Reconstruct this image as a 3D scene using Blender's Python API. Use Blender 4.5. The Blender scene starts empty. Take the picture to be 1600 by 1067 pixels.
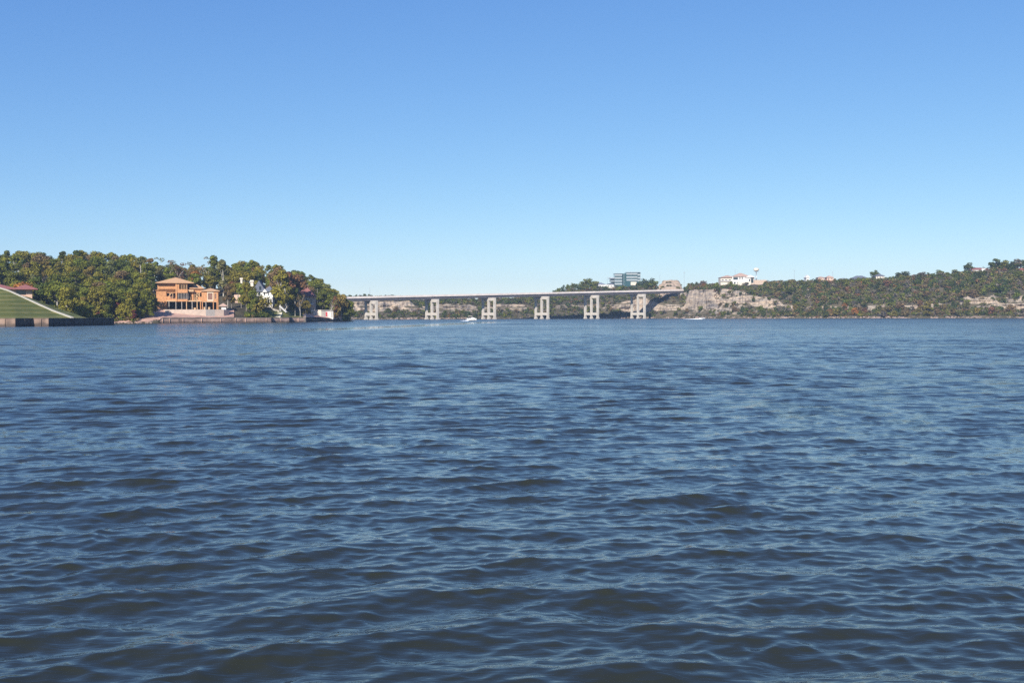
import bpy, math, random
import numpy as np
from mathutils import Vector, Matrix, Euler
R = math.radians
rng = np.random.default_rng(7)
random.seed(11)
SC = bpy.context.scene
COL = SC.collection

# ------------------------------------------------------------------ camera
FPX = 1716.0                       # focal length in pixels of the 1600 px wide photograph
CAM_H = 2.5
cam_d = bpy.data.cameras.new('camera'); cam_d.sensor_width = 36; cam_d.lens = 36 * FPX / 1600
cam_d.clip_start = 0.1; cam_d.clip_end = 30000
cam = bpy.data.objects.new('camera', cam_d); COL.objects.link(cam)
PITCH = math.atan(39.4 / FPX); ROLL = -0.0026
CAM_R = Matrix.Rotation(R(90) - PITCH, 3, 'X') @ Matrix.Rotation(ROLL, 3, 'Z')
cam.matrix_world = Matrix.Translation((0, 0, CAM_H)) @ CAM_R.to_4x4()
SC.camera = cam

# ------------------------------------------------------------------ sky, sun, exposure
SUN_AZ, SUN_EL = 18.0, 31.0        # degrees left of straight behind the camera, elevation
to_sun = Vector((-math.sin(R(SUN_AZ)) * math.cos(R(SUN_EL)), -math.cos(R(SUN_AZ)) * math.cos(R(SUN_EL)), math.sin(R(SUN_EL))))
world = bpy.data.worlds.new('World'); SC.world = world; world.use_nodes = True
wn = world.node_tree.nodes; wl = world.node_tree.links
for n in list(wn): wn.remove(n)
sky = wn.new('ShaderNodeTexSky'); sky.sky_type = 'NISHITA'; sky.sun_disc = False
sky.sun_elevation = R(SUN_EL); sky.sun_rotation = R(180 + SUN_AZ)
sky.altitude = 0; sky.air_density = 0.8; sky.dust_density = 0.0; sky.ozone_density = 5.0
bg = wn.new('ShaderNodeBackground'); bg.inputs['Strength'].default_value = 0.084
wo = wn.new('ShaderNodeOutputWorld')
# the camera's colour response: one tone curve per channel over the whole sky
sp = wn.new('ShaderNodeSeparateColor'); cb = wn.new('ShaderNodeCombineColor'); wl.new(sky.outputs[0], sp.inputs[0])
for i, (gm, kk) in enumerate(((1.04, .985), (.85, .905), (.50, .89))):
    pw = wn.new('ShaderNodeMath'); pw.operation = 'POWER'; pw.inputs[1].default_value = gm; wl.new(sp.outputs[i], pw.inputs[0])
    ml = wn.new('ShaderNodeMath'); ml.operation = 'MULTIPLY'; ml.inputs[1].default_value = kk * .1 ** gm * 10; wl.new(pw.outputs[0], ml.inputs[0]); wl.new(ml.outputs[0], cb.inputs[i])
wl.new(cb.outputs[0], bg.inputs[0]); wl.new(bg.outputs[0], wo.inputs[0])
sun_d = bpy.data.lights.new('sun', 'SUN'); sun_d.energy = 4.9; sun_d.angle = R(0.53); sun_d.color = (1.0, 0.94, 0.86)
sun = bpy.data.objects.new('sun', sun_d); COL.objects.link(sun)
sun.rotation_euler = to_sun.to_track_quat('Z', 'Y').to_euler(); sun.location = (-60, -60, 90)
SC.view_settings.view_transform = 'Standard'; SC.view_settings.look = 'None'
SC.view_settings.exposure = 0.5; SC.view_settings.gamma = 1.0; SC.view_settings.use_curve_mapping = False
SC.cycles.use_denoising = False; SC.cycles.volume_bounces = 0; SC.cycles.max_bounces = 6; SC.cycles.transparent_max_bounces = 6

# ------------------------------------------------------------------ helpers
def at(px, py, Y):
    """World point seen at photograph pixel px, py at depth Y."""
    d = CAM_R @ Vector(((px - 800) / FPX, -(py - 533.5) / FPX, -1))
    return Vector((0, 0, CAM_H)) + d * (Y / d.y)
def zat(px, py, Y): return at(px, py, Y).z
def xat(px, Y): return (px - 800) / FPX * Y

def tag(o, label=None, cat=None, group=None, kind=None):
    if label: o['label'] = label
    if cat: o['category'] = cat
    if group: o['group'] = group
    if kind: o['kind'] = kind
    return o
def empty(name, loc=(0, 0, 0), rz=0, **k):
    o = bpy.data.objects.new(name, None); COL.objects.link(o); o.location = loc; o.rotation_euler = (0, 0, rz)
    o.empty_display_size = 0.5
    return tag(o, **k)
def link(name, me, parent=None):
    o = bpy.data.objects.new(name, me); COL.objects.link(o)
    if parent: o.parent = parent
    return o
def np_mesh(name, v, f, mat=None, smooth=False):
    me = bpy.data.meshes.new(name)
    v = np.asarray(v, dtype=np.float32); f = np.asarray(f, dtype=np.int32)
    me.vertices.add(len(v)); me.vertices.foreach_set('co', v.ravel())
    n = f.shape[1]
    me.loops.add(f.size); me.loops.foreach_set('vertex_index', f.ravel())
    me.polygons.add(len(f)); me.polygons.foreach_set('loop_start', np.arange(0, f.size, n, dtype=np.int32))
    me.polygons.foreach_set('loop_total', np.full(len(f), n, dtype=np.int32))
    me.update(calc_edges=True)
    if smooth: me.polygons.foreach_set('use_smooth', np.ones(len(f), dtype=bool))
    if mat: me.materials.append(mat)
    return me
def grid_faces(nr, nc):
    a = np.arange(nr * nc).reshape(nr, nc)
    return np.stack([a[:-1, :-1], a[:-1, 1:], a[1:, 1:], a[1:, :-1]], -1).reshape(-1, 4)

class MB:
    """Collects simple solids and links them as ONE mesh object."""
    def __init__(s): s.v = []; s.f = []
    def add(s, vs, fs):
        b = len(s.v); s.v += [tuple(p) for p in vs]; s.f += [tuple(i + b for i in f) for f in fs]; return s
    def box(s, x0, x1, y0, y1, z0, z1):
        return s.add([(x0,y0,z0),(x1,y0,z0),(x1,y1,z0),(x0,y1,z0),(x0,y0,z1),(x1,y0,z1),(x1,y1,z1),(x0,y1,z1)],
                     [(0,3,2,1),(4,5,6,7),(0,1,5,4),(1,2,6,5),(2,3,7,6),(3,0,4,7)])
    def bar(s, a, b, w, h=None):
        a = Vector(a); b = Vector(b); h = h or w; d = (b - a).normalized()
        up = Vector((0,0,1)) if abs(d.z) < .95 else Vector((0,1,0))
        sx = d.cross(up).normalized() * w / 2; sy = sx.cross(d).normalized() * h / 2
        vs = [a-sx-sy,a+sx-sy,a+sx+sy,a-sx+sy,b-sx-sy,b+sx-sy,b+sx+sy,b-sx+sy]
        return s.add(vs, [(0,1,2,3),(7,6,5,4),(4,5,1,0),(5,6,2,1),(6,7,3,2),(7,4,0,3)])
    def hip(s, x0, x1, y0, y1, z0, h, over=.6, t=.25, ridge=None):
        x0 -= over; x1 += over; y0 -= over; y1 += over
        w = x1 - x0; d = y1 - y0; ym = (y0 + y1) / 2
        r = min(w, d) / 2 if ridge is None else ridge
        if w >= d: ra, rb = (x0 + r, ym), (x1 - r, ym)
        else: ra, rb = ((x0 + x1) / 2, y0 + r), ((x0 + x1) / 2, y1 - r)
        vs = [(x0,y0,z0),(x1,y0,z0),(x1,y1,z0),(x0,y1,z0),(x0,y0,z0+t),(x1,y0,z0+t),(x1,y1,z0+t),(x0,y1,z0+t),(ra[0],ra[1],z0+t+h),(rb[0],rb[1],z0+t+h)]
        fs = [(0,3,2,1),(0,1,5,4),(1,2,6,5),(2,3,7,6),(3,0,4,7)]
        if w >= d: fs += [(4,5,9,8),(5,6,9),(6,7,8,9),(7,4,8)]
        else: fs += [(4,5,8),(5,6,9,8),(6,7,9),(7,4,8,9)]
        return s.add(vs, fs)
    def gable_y(s, x0, x1, y0, y1, z0, h, over=.4):
        """gable end facing the camera (ridge along y)"""
        xm = (x0 + x1) / 2
        return s.add([(x0-over,y0-over,z0),(x1+over,y0-over,z0),(xm,y0-over,z0+h),(x0-over,y1+over,z0),(x1+over,y1+over,z0),(xm,y1+over,z0+h)],
                     [(0,1,2),(5,4,3),(0,3,4,1),(1,4,5,2),(2,5,3,0)])
    def gable_x(s, x0, x1, y0, y1, z0, h, over=.4):
        ym = (y0 + y1) / 2
        return s.add([(x0-over,y0-over,z0),(x0-over,y1+over,z0),(x0-over,ym,z0+h),(x1+over,y0-over,z0),(x1+over,y1+over,z0),(x1+over,ym,z0+h)],
                     [(0,2,1),(3,4,5),(0,1,4,3),(1,2,5,4),(2,0,3,5)])
    def tube(s, pts, rad, n=8):
        b = len(s.v); m = len(pts); pts = [Vector(p) for p in pts]
        for i, p in enumerate(pts):
            d = (pts[min(i+1, m-1)] - pts[max(i-1, 0)]).normalized()
            u = d.cross(Vector((0,0,1)) if abs(d.z) < .9 else Vector((1,0,0))).normalized(); w = d.cross(u)
            for k in range(n):
                a = 2 * math.pi * k / n; s.v.append(tuple(p + (u * math.cos(a) + w * math.sin(a)) * rad[i]))
        for i in range(m - 1):
            for k in range(n):
                k2 = (k + 1) % n; s.f.append((b+i*n+k, b+i*n+k2, b+(i+1)*n+k2, b+(i+1)*n+k))
        s.f.append(tuple(b + k for k in range(n))[::-1]); s.f.append(tuple(b + (m-1)*n + k for k in range(n)))
        return s
    def build(s, name, mat, parent=None, smooth=False):
        me = bpy.data.meshes.new(name); me.from_pydata(s.v, [], s.f); me.materials.append(mat); me.update()
        if smooth: me.polygons.foreach_set('use_smooth', [True] * len(me.polygons))
        return link(name, me, parent)
def bx(name, mat, parent, x0, x1, y0, y1, z0, z1): return MB().box(x0, x1, y0, y1, z0, z1).build(name, mat, parent)

# value noise in numpy
_tab = rng.random((256, 256))
def vnoise(x, y):
    xi = np.floor(x).astype(int); yi = np.floor(y).astype(int); fx = x - xi; fy = y - yi
    fx = fx*fx*(3-2*fx); fy = fy*fy*(3-2*fy)
    g = lambda a, b: _tab[a & 255, b & 255]
    return (g(xi,yi)*(1-fx)+g(xi+1,yi)*fx)*(1-fy) + (g(xi,yi+1)*(1-fx)+g(xi+1,yi+1)*fx)*fy
def fbm(x, y, o=4):
    s = 0; a = .5
    for i in range(o): s = s + a * (vnoise(x * 2**i + 17.3*i, y * 2**i + 5.1*i) - .5) * 2; a *= .5
    return s

# ------------------------------------------------------------------ materials
def mat(name):
    m = bpy.data.materials.new(name); m.use_nodes = True
    nt = m.node_tree; p = nt.nodes['Principled BSDF']; return m, nt, p
def nd(nt, t, **k):
    n = nt.nodes.new(t)
    for a, b in k.items(): setattr(n, a, b)
    return n
def ramp(nt, fac, stops):
    r = nt.nodes.new('ShaderNodeValToRGB'); e = r.color_ramp.elements
    while len(e) < len(stops): e.new(.5)
    for i, (p, c) in enumerate(stops): e[i].position = p; e[i].color = (*c, 1) if len(c) == 3 else c
    nt.links.new(fac, r.inputs[0]); return r
def plain(name, c, rough=.8, var=.18, scale=1.2, spec=.3, bump=0, metallic=0, stretch=(1,1,1)):
    """one colour with soft, uneven wear"""
    m, nt, p = mat(name)
    g = nd(nt, 'ShaderNodeTexCoord'); mp = nd(nt, 'ShaderNodeMapping'); mp.inputs['Scale'].default_value = stretch
    n1 = nd(nt, 'ShaderNodeTexNoise'); n1.inputs['Scale'].default_value = scale; n1.inputs['Detail'].default_value = 6
    nt.links.new(g.outputs['Object'], mp.inputs[0]); nt.links.new(mp.outputs[0], n1.inputs['Vector'])
    lo = tuple(x * (1 - var) for x in c); hi = tuple(min(1, x * (1 + var)) for x in c)
    r = ramp(nt, n1.outputs[0], [(.3, lo), (.7, hi)])
    nt.links.new(r.outputs[0], p.inputs['Base Color'])
    p.inputs['Roughness'].default_value = rough; p.inputs['Specular IOR Level'].default_value = spec; p.inputs['Metallic'].default_value = metallic
    if bump:
        b = nd(nt, 'ShaderNodeBump'); b.inputs['Strength'].default_value = bump; nt.links.new(n1.outputs[0], b.inputs['Height']); nt.links.new(b.outputs[0], p.inputs['Normal'])
    return m
M = {}
M['concrete'] = plain('concrete', (.52, .47, .40), var=.14, scale=.5)
M['deck_fascia'] = plain('deck_fascia', (.72, .63, .56), var=.12, scale=.3)
M['girder'] = plain('girder', (.085, .08, .085), rough=.6, var=.2, scale=.4)
M['asphalt'] = plain('asphalt', (.05, .05, .05))
M['osb'] = plain('osb_sheathing', (.51, .25, .11), var=.22, scale=1.6)
M['osb_roof'] = plain('osb_roof', (.50, .30, .16), var=.12, scale=1.2)
M['lumber'] = plain('lumber', (.52, .34, .19), var=.2, scale=2)
M['lumber_grey'] = plain('weathered_lumber', (.30, .26, .22), var=.2, scale=2)
M['housewrap'] = plain('house_wrap', (.62, .50, .36), var=.06)
M['dark_room'] = plain('dark_room', (.045, .045, .05), var=.2)  # near black: shade of the open house rooms is put into the colour
M['red_roof'] = plain('red_tile_roof', (.27, .105, .09), var=.2, scale=1.5, stretch=(1, 1, 3))
M['brown_roof'] = plain('brown_red_roof', (.24, .10, .085), var=.2, scale=1.5)
M['salmon_roof'] = plain('salmon_roof', (.46, .31, .235), var=.15)
M['grey_roof'] = plain('grey_shingle', (.13, .14, .17), var=.25, scale=2)
M['pink_wall'] = plain('pink_stucco', (.62, .42, .31), var=.08)
M['white'] = plain('white_paint', (.68, .65, .60), var=.06)
M['cream'] = plain('cream_wall', (.66, .58, .47), var=.08)
M['tan_wall'] = plain('tan_wall', (.50, .38, .29), var=.12)
M['brick_dark'] = plain('dark_brick', (.22, .12, .09), var=.2)
def stained_wall(name, c, wet):
    m, nt, p = mat(name); L = nt.links
    g = nd(nt, 'ShaderNodeNewGeometry'); sx = nd(nt, 'ShaderNodeSeparateXYZ'); L.new(g.outputs['Position'], sx.inputs[0])
    n1 = nd(nt, 'ShaderNodeTexNoise'); n1.inputs['Scale'].default_value = .35; n1.inputs['Detail'].default_value = 7; L.new(g.outputs['Position'], n1.inputs['Vector'])
    r1 = ramp(nt, n1.outputs[0], [(.34, tuple(x * .5 for x in c)), (.5, c), (.68, tuple(x * 1.3 for x in c))])
    a = nd(nt, 'ShaderNodeMath', operation='MULTIPLY_ADD'); L.new(n1.outputs[0], a.inputs[0]); a.inputs[1].default_value = 1.6; L.new(sx.outputs[2], a.inputs[2])
    mr = nd(nt, 'ShaderNodeMapRange'); mr.inputs[1].default_value = 1.2; mr.inputs[2].default_value = 1.9; L.new(a.outputs[0], mr.inputs[0])
    mx = nd(nt, 'ShaderNodeMix', data_type='RGBA'); L.new(mr.outputs[0], mx.inputs[0]); mx.inputs[6].default_value = (*wet, 1); L.new(r1.outputs[0], mx.inputs[7])
    L.new(mx.outputs[2], p.inputs['Base Color']); p.inputs['Roughness'].default_value = .85; return m
M['sea_wall'] = stained_wall('sea_wall_timber', (.28, .19, .14), (.09, .065, .05))
M['sea_wall_pale'] = stained_wall('sea_wall_pale', (.44, .29, .215), (.16, .11, .085))
M['sea_wall_shade'] = stained_wall('sea_wall_shaded', (.08, .07, .06), (.03, .028, .026))  # wall colour darkened to carry the shade of faces turned from the sun
M['retaining'] = plain('retaining_wall', (.58, .46, .36), var=.14, scale=.8)
M['block_grey'] = plain('grey_block', (.33, .31, .28), var=.25, scale=3)
M['metal'] = plain('galvanised', (.45, .46, .47), rough=.4, metallic=.6)
M['gelcoat'] = plain('white_gelcoat', (.82, .82, .80), rough=.2, var=.03, spec=.5)
M['canvas'] = plain('tan_canvas', (.48, .43, .34), var=.1)
M['red'] = plain('red_paint', (.45, .06, .07), var=.1)
M['skin'] = plain('skin', (.42, .25, .18), var=.05)
M['navy'] = plain('navy_cloth', (.03, .04, .09), var=.1)
M['spandrel'] = plain('spandrel_panel', (.33, .36, .36), var=.08, rough=.5)
M['bark'] = plain('bark', (.20, .17, .14), var=.3, scale=2)
M['bark_pale'] = plain('pale_bark', (.48, .44, .38), var=.25, scale=1.5)
M['walk'] = plain('walkway', (.50, .46, .36), var=.1)
m, nt, p = mat('dark_glass'); p.inputs['Base Color'].default_value = (.03, .045, .05, 1); p.inputs['Roughness'].default_value = .08; M['glass'] = m
m, nt, p = mat('green_glass'); p.inputs['Base Color'].default_value = (.035, .085, .09, 1); p.inputs['Roughness'].default_value = .12; M['green_glass'] = m
m, nt, p = mat('foam'); p.inputs['Base Color'].default_value = (.8, .82, .84, 1); p.inputs['Roughness'].default_value = .7; M['foam'] = m

def foliage(name, attr=None):
    m, nt, p = mat(name)
    if attr: c = nd(nt, 'ShaderNodeAttribute', attribute_name=attr).outputs['Color']
    else: c = nd(nt, 'ShaderNodeObjectInfo').outputs['Color']
    g = nd(nt, 'ShaderNodeNewGeometry'); n1 = nd(nt, 'ShaderNodeTexNoise'); n1.inputs['Scale'].default_value = .55; n1.inputs['Detail'].default_value = 3
    nt.links.new(g.outputs['Position'], n1.inputs['Vector'])
    mr = nd(nt, 'ShaderNodeMapRange'); mr.inputs[1].default_value = .3; mr.inputs[2].default_value = .7; mr.inputs[3].default_value = .6; mr.inputs[4].default_value = 1.5
    nt.links.new(n1.outputs[0], mr.inputs[0])
    isl = nd(nt, 'ShaderNodeMapRange'); isl.inputs[3].default_value = .65; isl.inputs[4].default_value = 1.4
    nt.links.new(g.outputs['Random Per Island'], isl.inputs[0])
    mu = nd(nt, 'ShaderNodeMath', operation='MULTIPLY'); nt.links.new(mr.outputs[0], mu.inputs[0]); nt.links.new(isl.outputs[0], mu.inputs[1])
    sc = nd(nt, 'ShaderNodeVectorMath', operation='SCALE'); nt.links.new(c, sc.inputs[0]); nt.links.new(mu.outputs[0], sc.inputs['Scale'])
    nt.links.new(sc.outputs[0], p.inputs['Base Color']); p.inputs['Roughness'].default_value = .75; p.inputs['Specular IOR Level'].default_value = .15
    tr = nd(nt, 'ShaderNodeBsdfTranslucent'); nt.links.new(sc.outputs[0], tr.inputs[0])
    mx = nd(nt, 'ShaderNodeMixShader'); mx.inputs[0].default_value = .25
    out = nt.nodes['Material Output']
    nt.links.new(p.outputs[0], mx.inputs[1]); nt.links.new(tr.outputs[0], mx.inputs[2]); nt.links.new(mx.outputs[0], out.inputs[0])
    return m
M['leaf'] = foliage('foliage'); M['scrub'] = foliage('scrub_foliage', 'tint')

def terrain_mat(name, soil, soil2, rock, rock2, rock3, lo=.50, hi=.72):
    m, nt, p = mat(name); L = nt.links
    g = nd(nt, 'ShaderNodeNewGeometry'); sx = nd(nt, 'ShaderNodeSeparateXYZ'); L.new(g.outputs['Normal'], sx.inputs[0])
    n1 = nd(nt, 'ShaderNodeTexNoise'); n1.inputs['Scale'].default_value = .12; n1.inputs['Detail'].default_value = 8; L.new(g.outputs['Position'], n1.inputs['Vector'])
    r1 = ramp(nt, n1.outputs[0], [(.35, soil), (.65, soil2)])
    mp = nd(nt, 'ShaderNodeMapping'); mp.inputs['Scale'].default_value = (.05, .05, .55); L.new(g.outputs['Position'], mp.inputs[0])
    n2 = nd(nt, 'ShaderNodeTexNoise'); n2.inputs['Scale'].default_value = 1.0; n2.inputs['Detail'].default_value = 7; n2.inputs['Roughness'].default_value = .78; L.new(mp.outputs[0], n2.inputs['Vector'])
    r2 = ramp(nt, n2.outputs[0], [(.36, rock3), (.47, rock2), (.56, rock), (.7, tuple(min(.7, c*1.15) for c in rock))])
    mp3 = nd(nt, 'ShaderNodeMapping'); mp3.inputs['Scale'].default_value = (.45, .45, .05); L.new(g.outputs['Position'], mp3.inputs[0])
    n3 = nd(nt, 'ShaderNodeTexNoise'); n3.inputs['Scale'].default_value = 1; n3.inputs['Detail'].default_value = 5; L.new(mp3.outputs[0], n3.inputs['Vector'])
    r3 = ramp(nt, n3.outputs[0], [(.36, (.48, .46, .47)), (.46, (.82, .82, .84)), (.54, (1, 1, 1))])
    mu = nd(nt, 'ShaderNodeMix', data_type='RGBA', blend_type='MULTIPLY'); mu.inputs[0].default_value = 1; L.new(r2.outputs[0], mu.inputs[6]); L.new(r3.outputs[0], mu.inputs[7])
    nz = nd(nt, 'ShaderNodeMath', operation='MULTIPLY_ADD'); L.new(n1.outputs[0], nz.inputs[0]); nz.inputs[1].default_value = .35; L.new(sx.outputs[2], nz.inputs[2])
    mr = nd(nt, 'ShaderNodeMapRange', interpolation_type='SMOOTHSTEP'); mr.inputs[1].default_value = lo + .17; mr.inputs[2].default_value = hi + .17; L.new(nz.outputs[0], mr.inputs[0])
    mx = nd(nt, 'ShaderNodeMix', data_type='RGBA'); L.new(mr.outputs[0], mx.inputs[0]); L.new(mu.outputs[2], mx.inputs[6]); L.new(r1.outputs[0], mx.inputs[7])
    L.new(mx.outputs[2], p.inputs['Base Color']); p.inputs['Roughness'].default_value = .95; p.inputs['Specular IOR Level'].default_value = .1
    b = nd(nt, 'ShaderNodeBump'); b.inputs['Strength'].default_value = .6; b.inputs['Distance'].default_value = .8; L.new(n2.outputs[0], b.inputs['Height']); L.new(b.outputs[0], p.inputs['Normal'])
    return m
M['bluff'] = terrain_mat('bluff', (.055, .052, .028), (.13, .105, .065), (.50, .39, .285), (.34, .285, .225), (.17, .155, .145))
M['earth'] = terrain_mat('earth', (.05, .045, .03), (.10, .085, .05), (.42, .27, .20), (.34, .22, .16), (.2, .14, .1), lo=.45, hi=.62)
M['pink_earth'] = plain('bare_pink_earth', (.50, .31, .23), var=.2, scale=.25, bump=.3)
M['cut_rock'] = plain('cut_rock', (.36, .275, .20), var=.35, scale=.5, stretch=(.3, .3, 3), bump=.5)
M['rock'] = plain('shore_rock', (.27, .20, .16), var=.4, scale=.5)
def lawn_mat():
    m, nt, p = mat('mown_lawn'); L = nt.links
    g = nd(nt, 'ShaderNodeNewGeometry'); sx = nd(nt, 'ShaderNodeSeparateXYZ'); L.new(g.outputs['Position'], sx.inputs[0])
    n1 = nd(nt, 'ShaderNodeTexNoise'); n1.inputs['Scale'].default_value = .25; n1.inputs['Detail'].default_value = 8; L.new(g.outputs['Position'], n1.inputs['Vector'])
    a = nd(nt, 'ShaderNodeMath', operation='MULTIPLY_ADD'); L.new(n1.outputs[0], a.inputs[0]); a.inputs[1].default_value = .9; L.new(sx.outputs[2], a.inputs[2])
    b = nd(nt, 'ShaderNodeMath', operation='MULTIPLY'); L.new(a.outputs[0], b.inputs[0]); b.inputs[1].default_value = 4.6
    s = nd(nt, 'ShaderNodeMath', operation='SINE'); L.new(b.outputs[0], s.inputs[0])
    r = ramp(nt, s.outputs[0], [(.0, (.095, .112, .030)), (.55, (.118, .134, .038)), (1, (.160, .160, .058))])
    r2 = ramp(nt, n1.outputs[0], [(.42, (1, 1, 1)), (.75, (1.35, 1.1, .9))])
    mu = nd(nt, 'ShaderNodeMix', data_type='RGBA', blend_type='MULTIPLY'); mu.inputs[0].default_value = 1; L.new(r.outputs[0], mu.inputs[6]); L.new(r2.outputs[0], mu.inputs[7])
    L.new(mu.outputs[2], p.inputs['Base Color']); p.inputs['Roughness'].default_value = .9; p.inputs['Specular IOR Level'].default_value = .1
    return m
M['lawn'] = lawn_mat()

def water_mat():
    m, nt, p = mat('lake_water'); L = nt.links
    p.inputs['Base Color'].default_value = (.024, .027, .017, 1); p.inputs['IOR'].default_value = 1.333
    p.inputs['Specular IOR Level'].default_value = .5
    g = nd(nt, 'ShaderNodeNewGeometry')
    at_ = nd(nt, 'ShaderNodeAttribute', attribute_name='chop')
    # small ripples on near water
    mp = nd(nt, 'ShaderNodeMapping'); mp.inputs['Rotation'].default_value = (0, 0, R(-16)); mp.inputs['Scale'].default_value = (.5, 1.25, 1); L.new(g.outputs['Position'], mp.inputs[0])
    n1 = nd(nt, 'ShaderNodeTexNoise'); n1.inputs['Scale'].default_value = 9; n1.inputs['Detail'].default_value = 3; n1.inputs['Distortion'].default_value = .6; L.new(mp.outputs[0], n1.inputs['Vector'])
    b = nd(nt, 'ShaderNodeBump'); b.inputs['Strength'].default_value = 1; b.inputs['Distance'].default_value = .007; L.new(n1.outputs[0], b.inputs['Height'])
    # slopes of the waves too small for the mesh, drawn as a random tilt
    mp2 = nd(nt, 'ShaderNodeMapping'); mp2.inputs['Rotation'].default_value = (0, 0, R(-14)); mp2.inputs['Scale'].default_value = (.5, 1.0, 1); L.new(g.outputs['Position'], mp2.inputs[0])
    n2 = nd(nt, 'ShaderNodeTexNoise'); n2.inputs['Scale'].default_value = 1.5; n2.inputs['Detail'].default_value = 4; n2.inputs['Roughness'].default_value = .6; L.new(mp2.outputs[0], n2.inputs['Vector'])
    n3 = nd(nt, 'ShaderNodeTexNoise'); n3.inputs['Scale'].default_value = .22; n3.inputs['Detail'].default_value = 2; L.new(mp2.outputs[0], n3.inputs['Vector'])
    mn = nd(nt, 'ShaderNodeMix', data_type='RGBA'); mn.inputs[0].default_value = .35; L.new(n2.outputs['Color'], mn.inputs[6]); L.new(n3.outputs['Color'], mn.inputs[7])
    sb = nd(nt, 'ShaderNodeVectorMath', operation='SUBTRACT'); sb.inputs[1].default_value = (.5, .5, .5); L.new(mn.outputs[2], sb.inputs[0])
    ml = nd(nt, 'ShaderNodeVectorMath', operation='MULTIPLY'); ml.inputs[1].default_value = (6.5, 10.5, 0); L.new(sb.outputs[0], ml.inputs[0])
    sc = nd(nt, 'ShaderNodeVectorMath', operation='SCALE'); L.new(ml.outputs[0], sc.inputs[0]); L.new(at_.outputs['Fac'], sc.inputs['Scale'])
    ad = nd(nt, 'ShaderNodeVectorMath', operation='ADD'); L.new(b.outputs[0], ad.inputs[0]); L.new(sc.outputs[0], ad.inputs[1])
    nm = nd(nt, 'ShaderNodeVectorMath', operation='NORMALIZE'); L.new(ad.outputs[0], nm.inputs[0]); L.new(nm.outputs[0], p.inputs['Normal'])
    ro = nd(nt, 'ShaderNodeMath', operation='MULTIPLY_ADD'); L.new(at_.outputs['Fac'], ro.inputs[0]); ro.inputs[1].default_value = 1.2; ro.inputs[2].default_value = .015
    L.new(ro.outputs[0], p.inputs['Roughness'])
    return m
M['water'] = water_mat()

# ------------------------------------------------------------------ lake
def sstep(a, b, x): t = np.clip((x - a) / (b - a), 0, 1); return t * t * (3 - 2 * t)
def make_water():
    r = [4.5]
    while r[-1] < 1700: r.append(r[-1] * (1.0032 if r[-1] < 260 else 1.008 if r[-1] < 500 else 1.02))
    r = np.array(r); nc = 680
    th = np.linspace(-.62, .62, nc)
    Rr, T = np.meshgrid(r, th, indexing='ij')
    X = Rr * np.sin(T); Y = Rr * np.cos(T) - 0.0
    dr = np.gradient(r)[:, None] * np.ones_like(T)
    g = np.random.default_rng(3)
    N = 210
    lam = .07 * (2.4 / .07) ** (np.linspace(0, 1, N) ** .8); main = R(-74)
    X = X.astype(np.float32); Y = Y.astype(np.float32)
    Z = np.zeros_like(X); DX = np.zeros_like(X); DY = np.zeros_like(X); lost = np.zeros_like(X)
    gust = (1 + .28 * fbm(X / 22, Y / 45, 3) + .35 * fbm(X / 2.6 + 9, Y / 2.2, 2)).astype(np.float32)
    for l in lam:
        k = 2 * math.pi / l
        spread = .42 if l > .8 else .72
        a = main + g.normal(0, spread); ph = g.uniform(0, 6.28)
        band = math.exp(-((math.log(l) - math.log(1.0)) / .6) ** 2) + 1.5 * math.exp(-((math.log(l) - math.log(.24)) / .55) ** 2) + .3
        sl = .0124 * band * (1 if l < 1.8 else .6)
        w = sstep(2.0, 3.4, l / dr).astype(np.float32)
        amp = sl / k
        c, s_ = math.cos(a), math.sin(a)
        rows = np.where(w[:, 0] > 0)[0]; n = rows.max() + 1 if len(rows) else 0
        if n:
            q = (k * (c * X[:n] + s_ * Y[:n]) + ph).astype(np.float32)
            wa = w[:n] * amp * gust[:n]; Z[:n] += wa * np.sin(q); cq = np.cos(q) * wa * 1.22
            DX[:n] += c * cq; DY[:n] += s_ * cq
        lost += (1 - w * w) * sl * sl / 2
    chop = np.sqrt(lost) * gust + .045 * sstep(100, 500, Rr)
    # calm slick behind the motor boat and its wake waves
    def band_at(px0, y0, px1, y1, wdt, depth):
        p0 = at(px0, y0, 100); p1 = at(px1, y1, 100)
        def gnd(p): d = p - Vector((0, 0, CAM_H)); t = -CAM_H / d.z; return np.array([d.x * t, d.y * t])
        a_, b_ = gnd(p0), gnd(p1); ab = b_ - a_; L2 = (ab ** 2).sum()
        t = np.clip(((X - a_[0]) * ab[0] + (Y - a_[1]) * ab[1]) / L2, 0, 1)
        dd = np.hypot(X - a_[0] - t * ab[0], Y - a_[1] - t * ab[1])
        return 1 - depth * np.exp(-(dd / wdt) ** 2)
    chop = chop * band_at(770, 503.2, 520, 515.0, 10, .82) * band_at(520, 515, 150, 528, 8, .38) * band_at(700, 508, 1000, 510, 10, .25) * band_at(800, 504, 1200, 503, 14, .2)
    V = np.stack([X + DX, Y + DY, Z], -1).reshape(-1, 3)
    me = np_mesh('water', V, grid_faces(len(r), nc)[:, ::-1], M['water'], smooth=True)
    at_ = me.attributes.new('chop', 'FLOAT', 'POINT'); at_.data.foreach_set('value', chop.astype(np.float32).ravel())
    tag(link('water', me), kind='structure')
    # open water round the rest, a few mm lower, so the lake goes on outside the view
make_water()
bed = MB().box(-4000, 4000, -3000, 6000, -7, -6).build('lake_bed', M['earth']); tag(bed, kind='structure')

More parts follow.
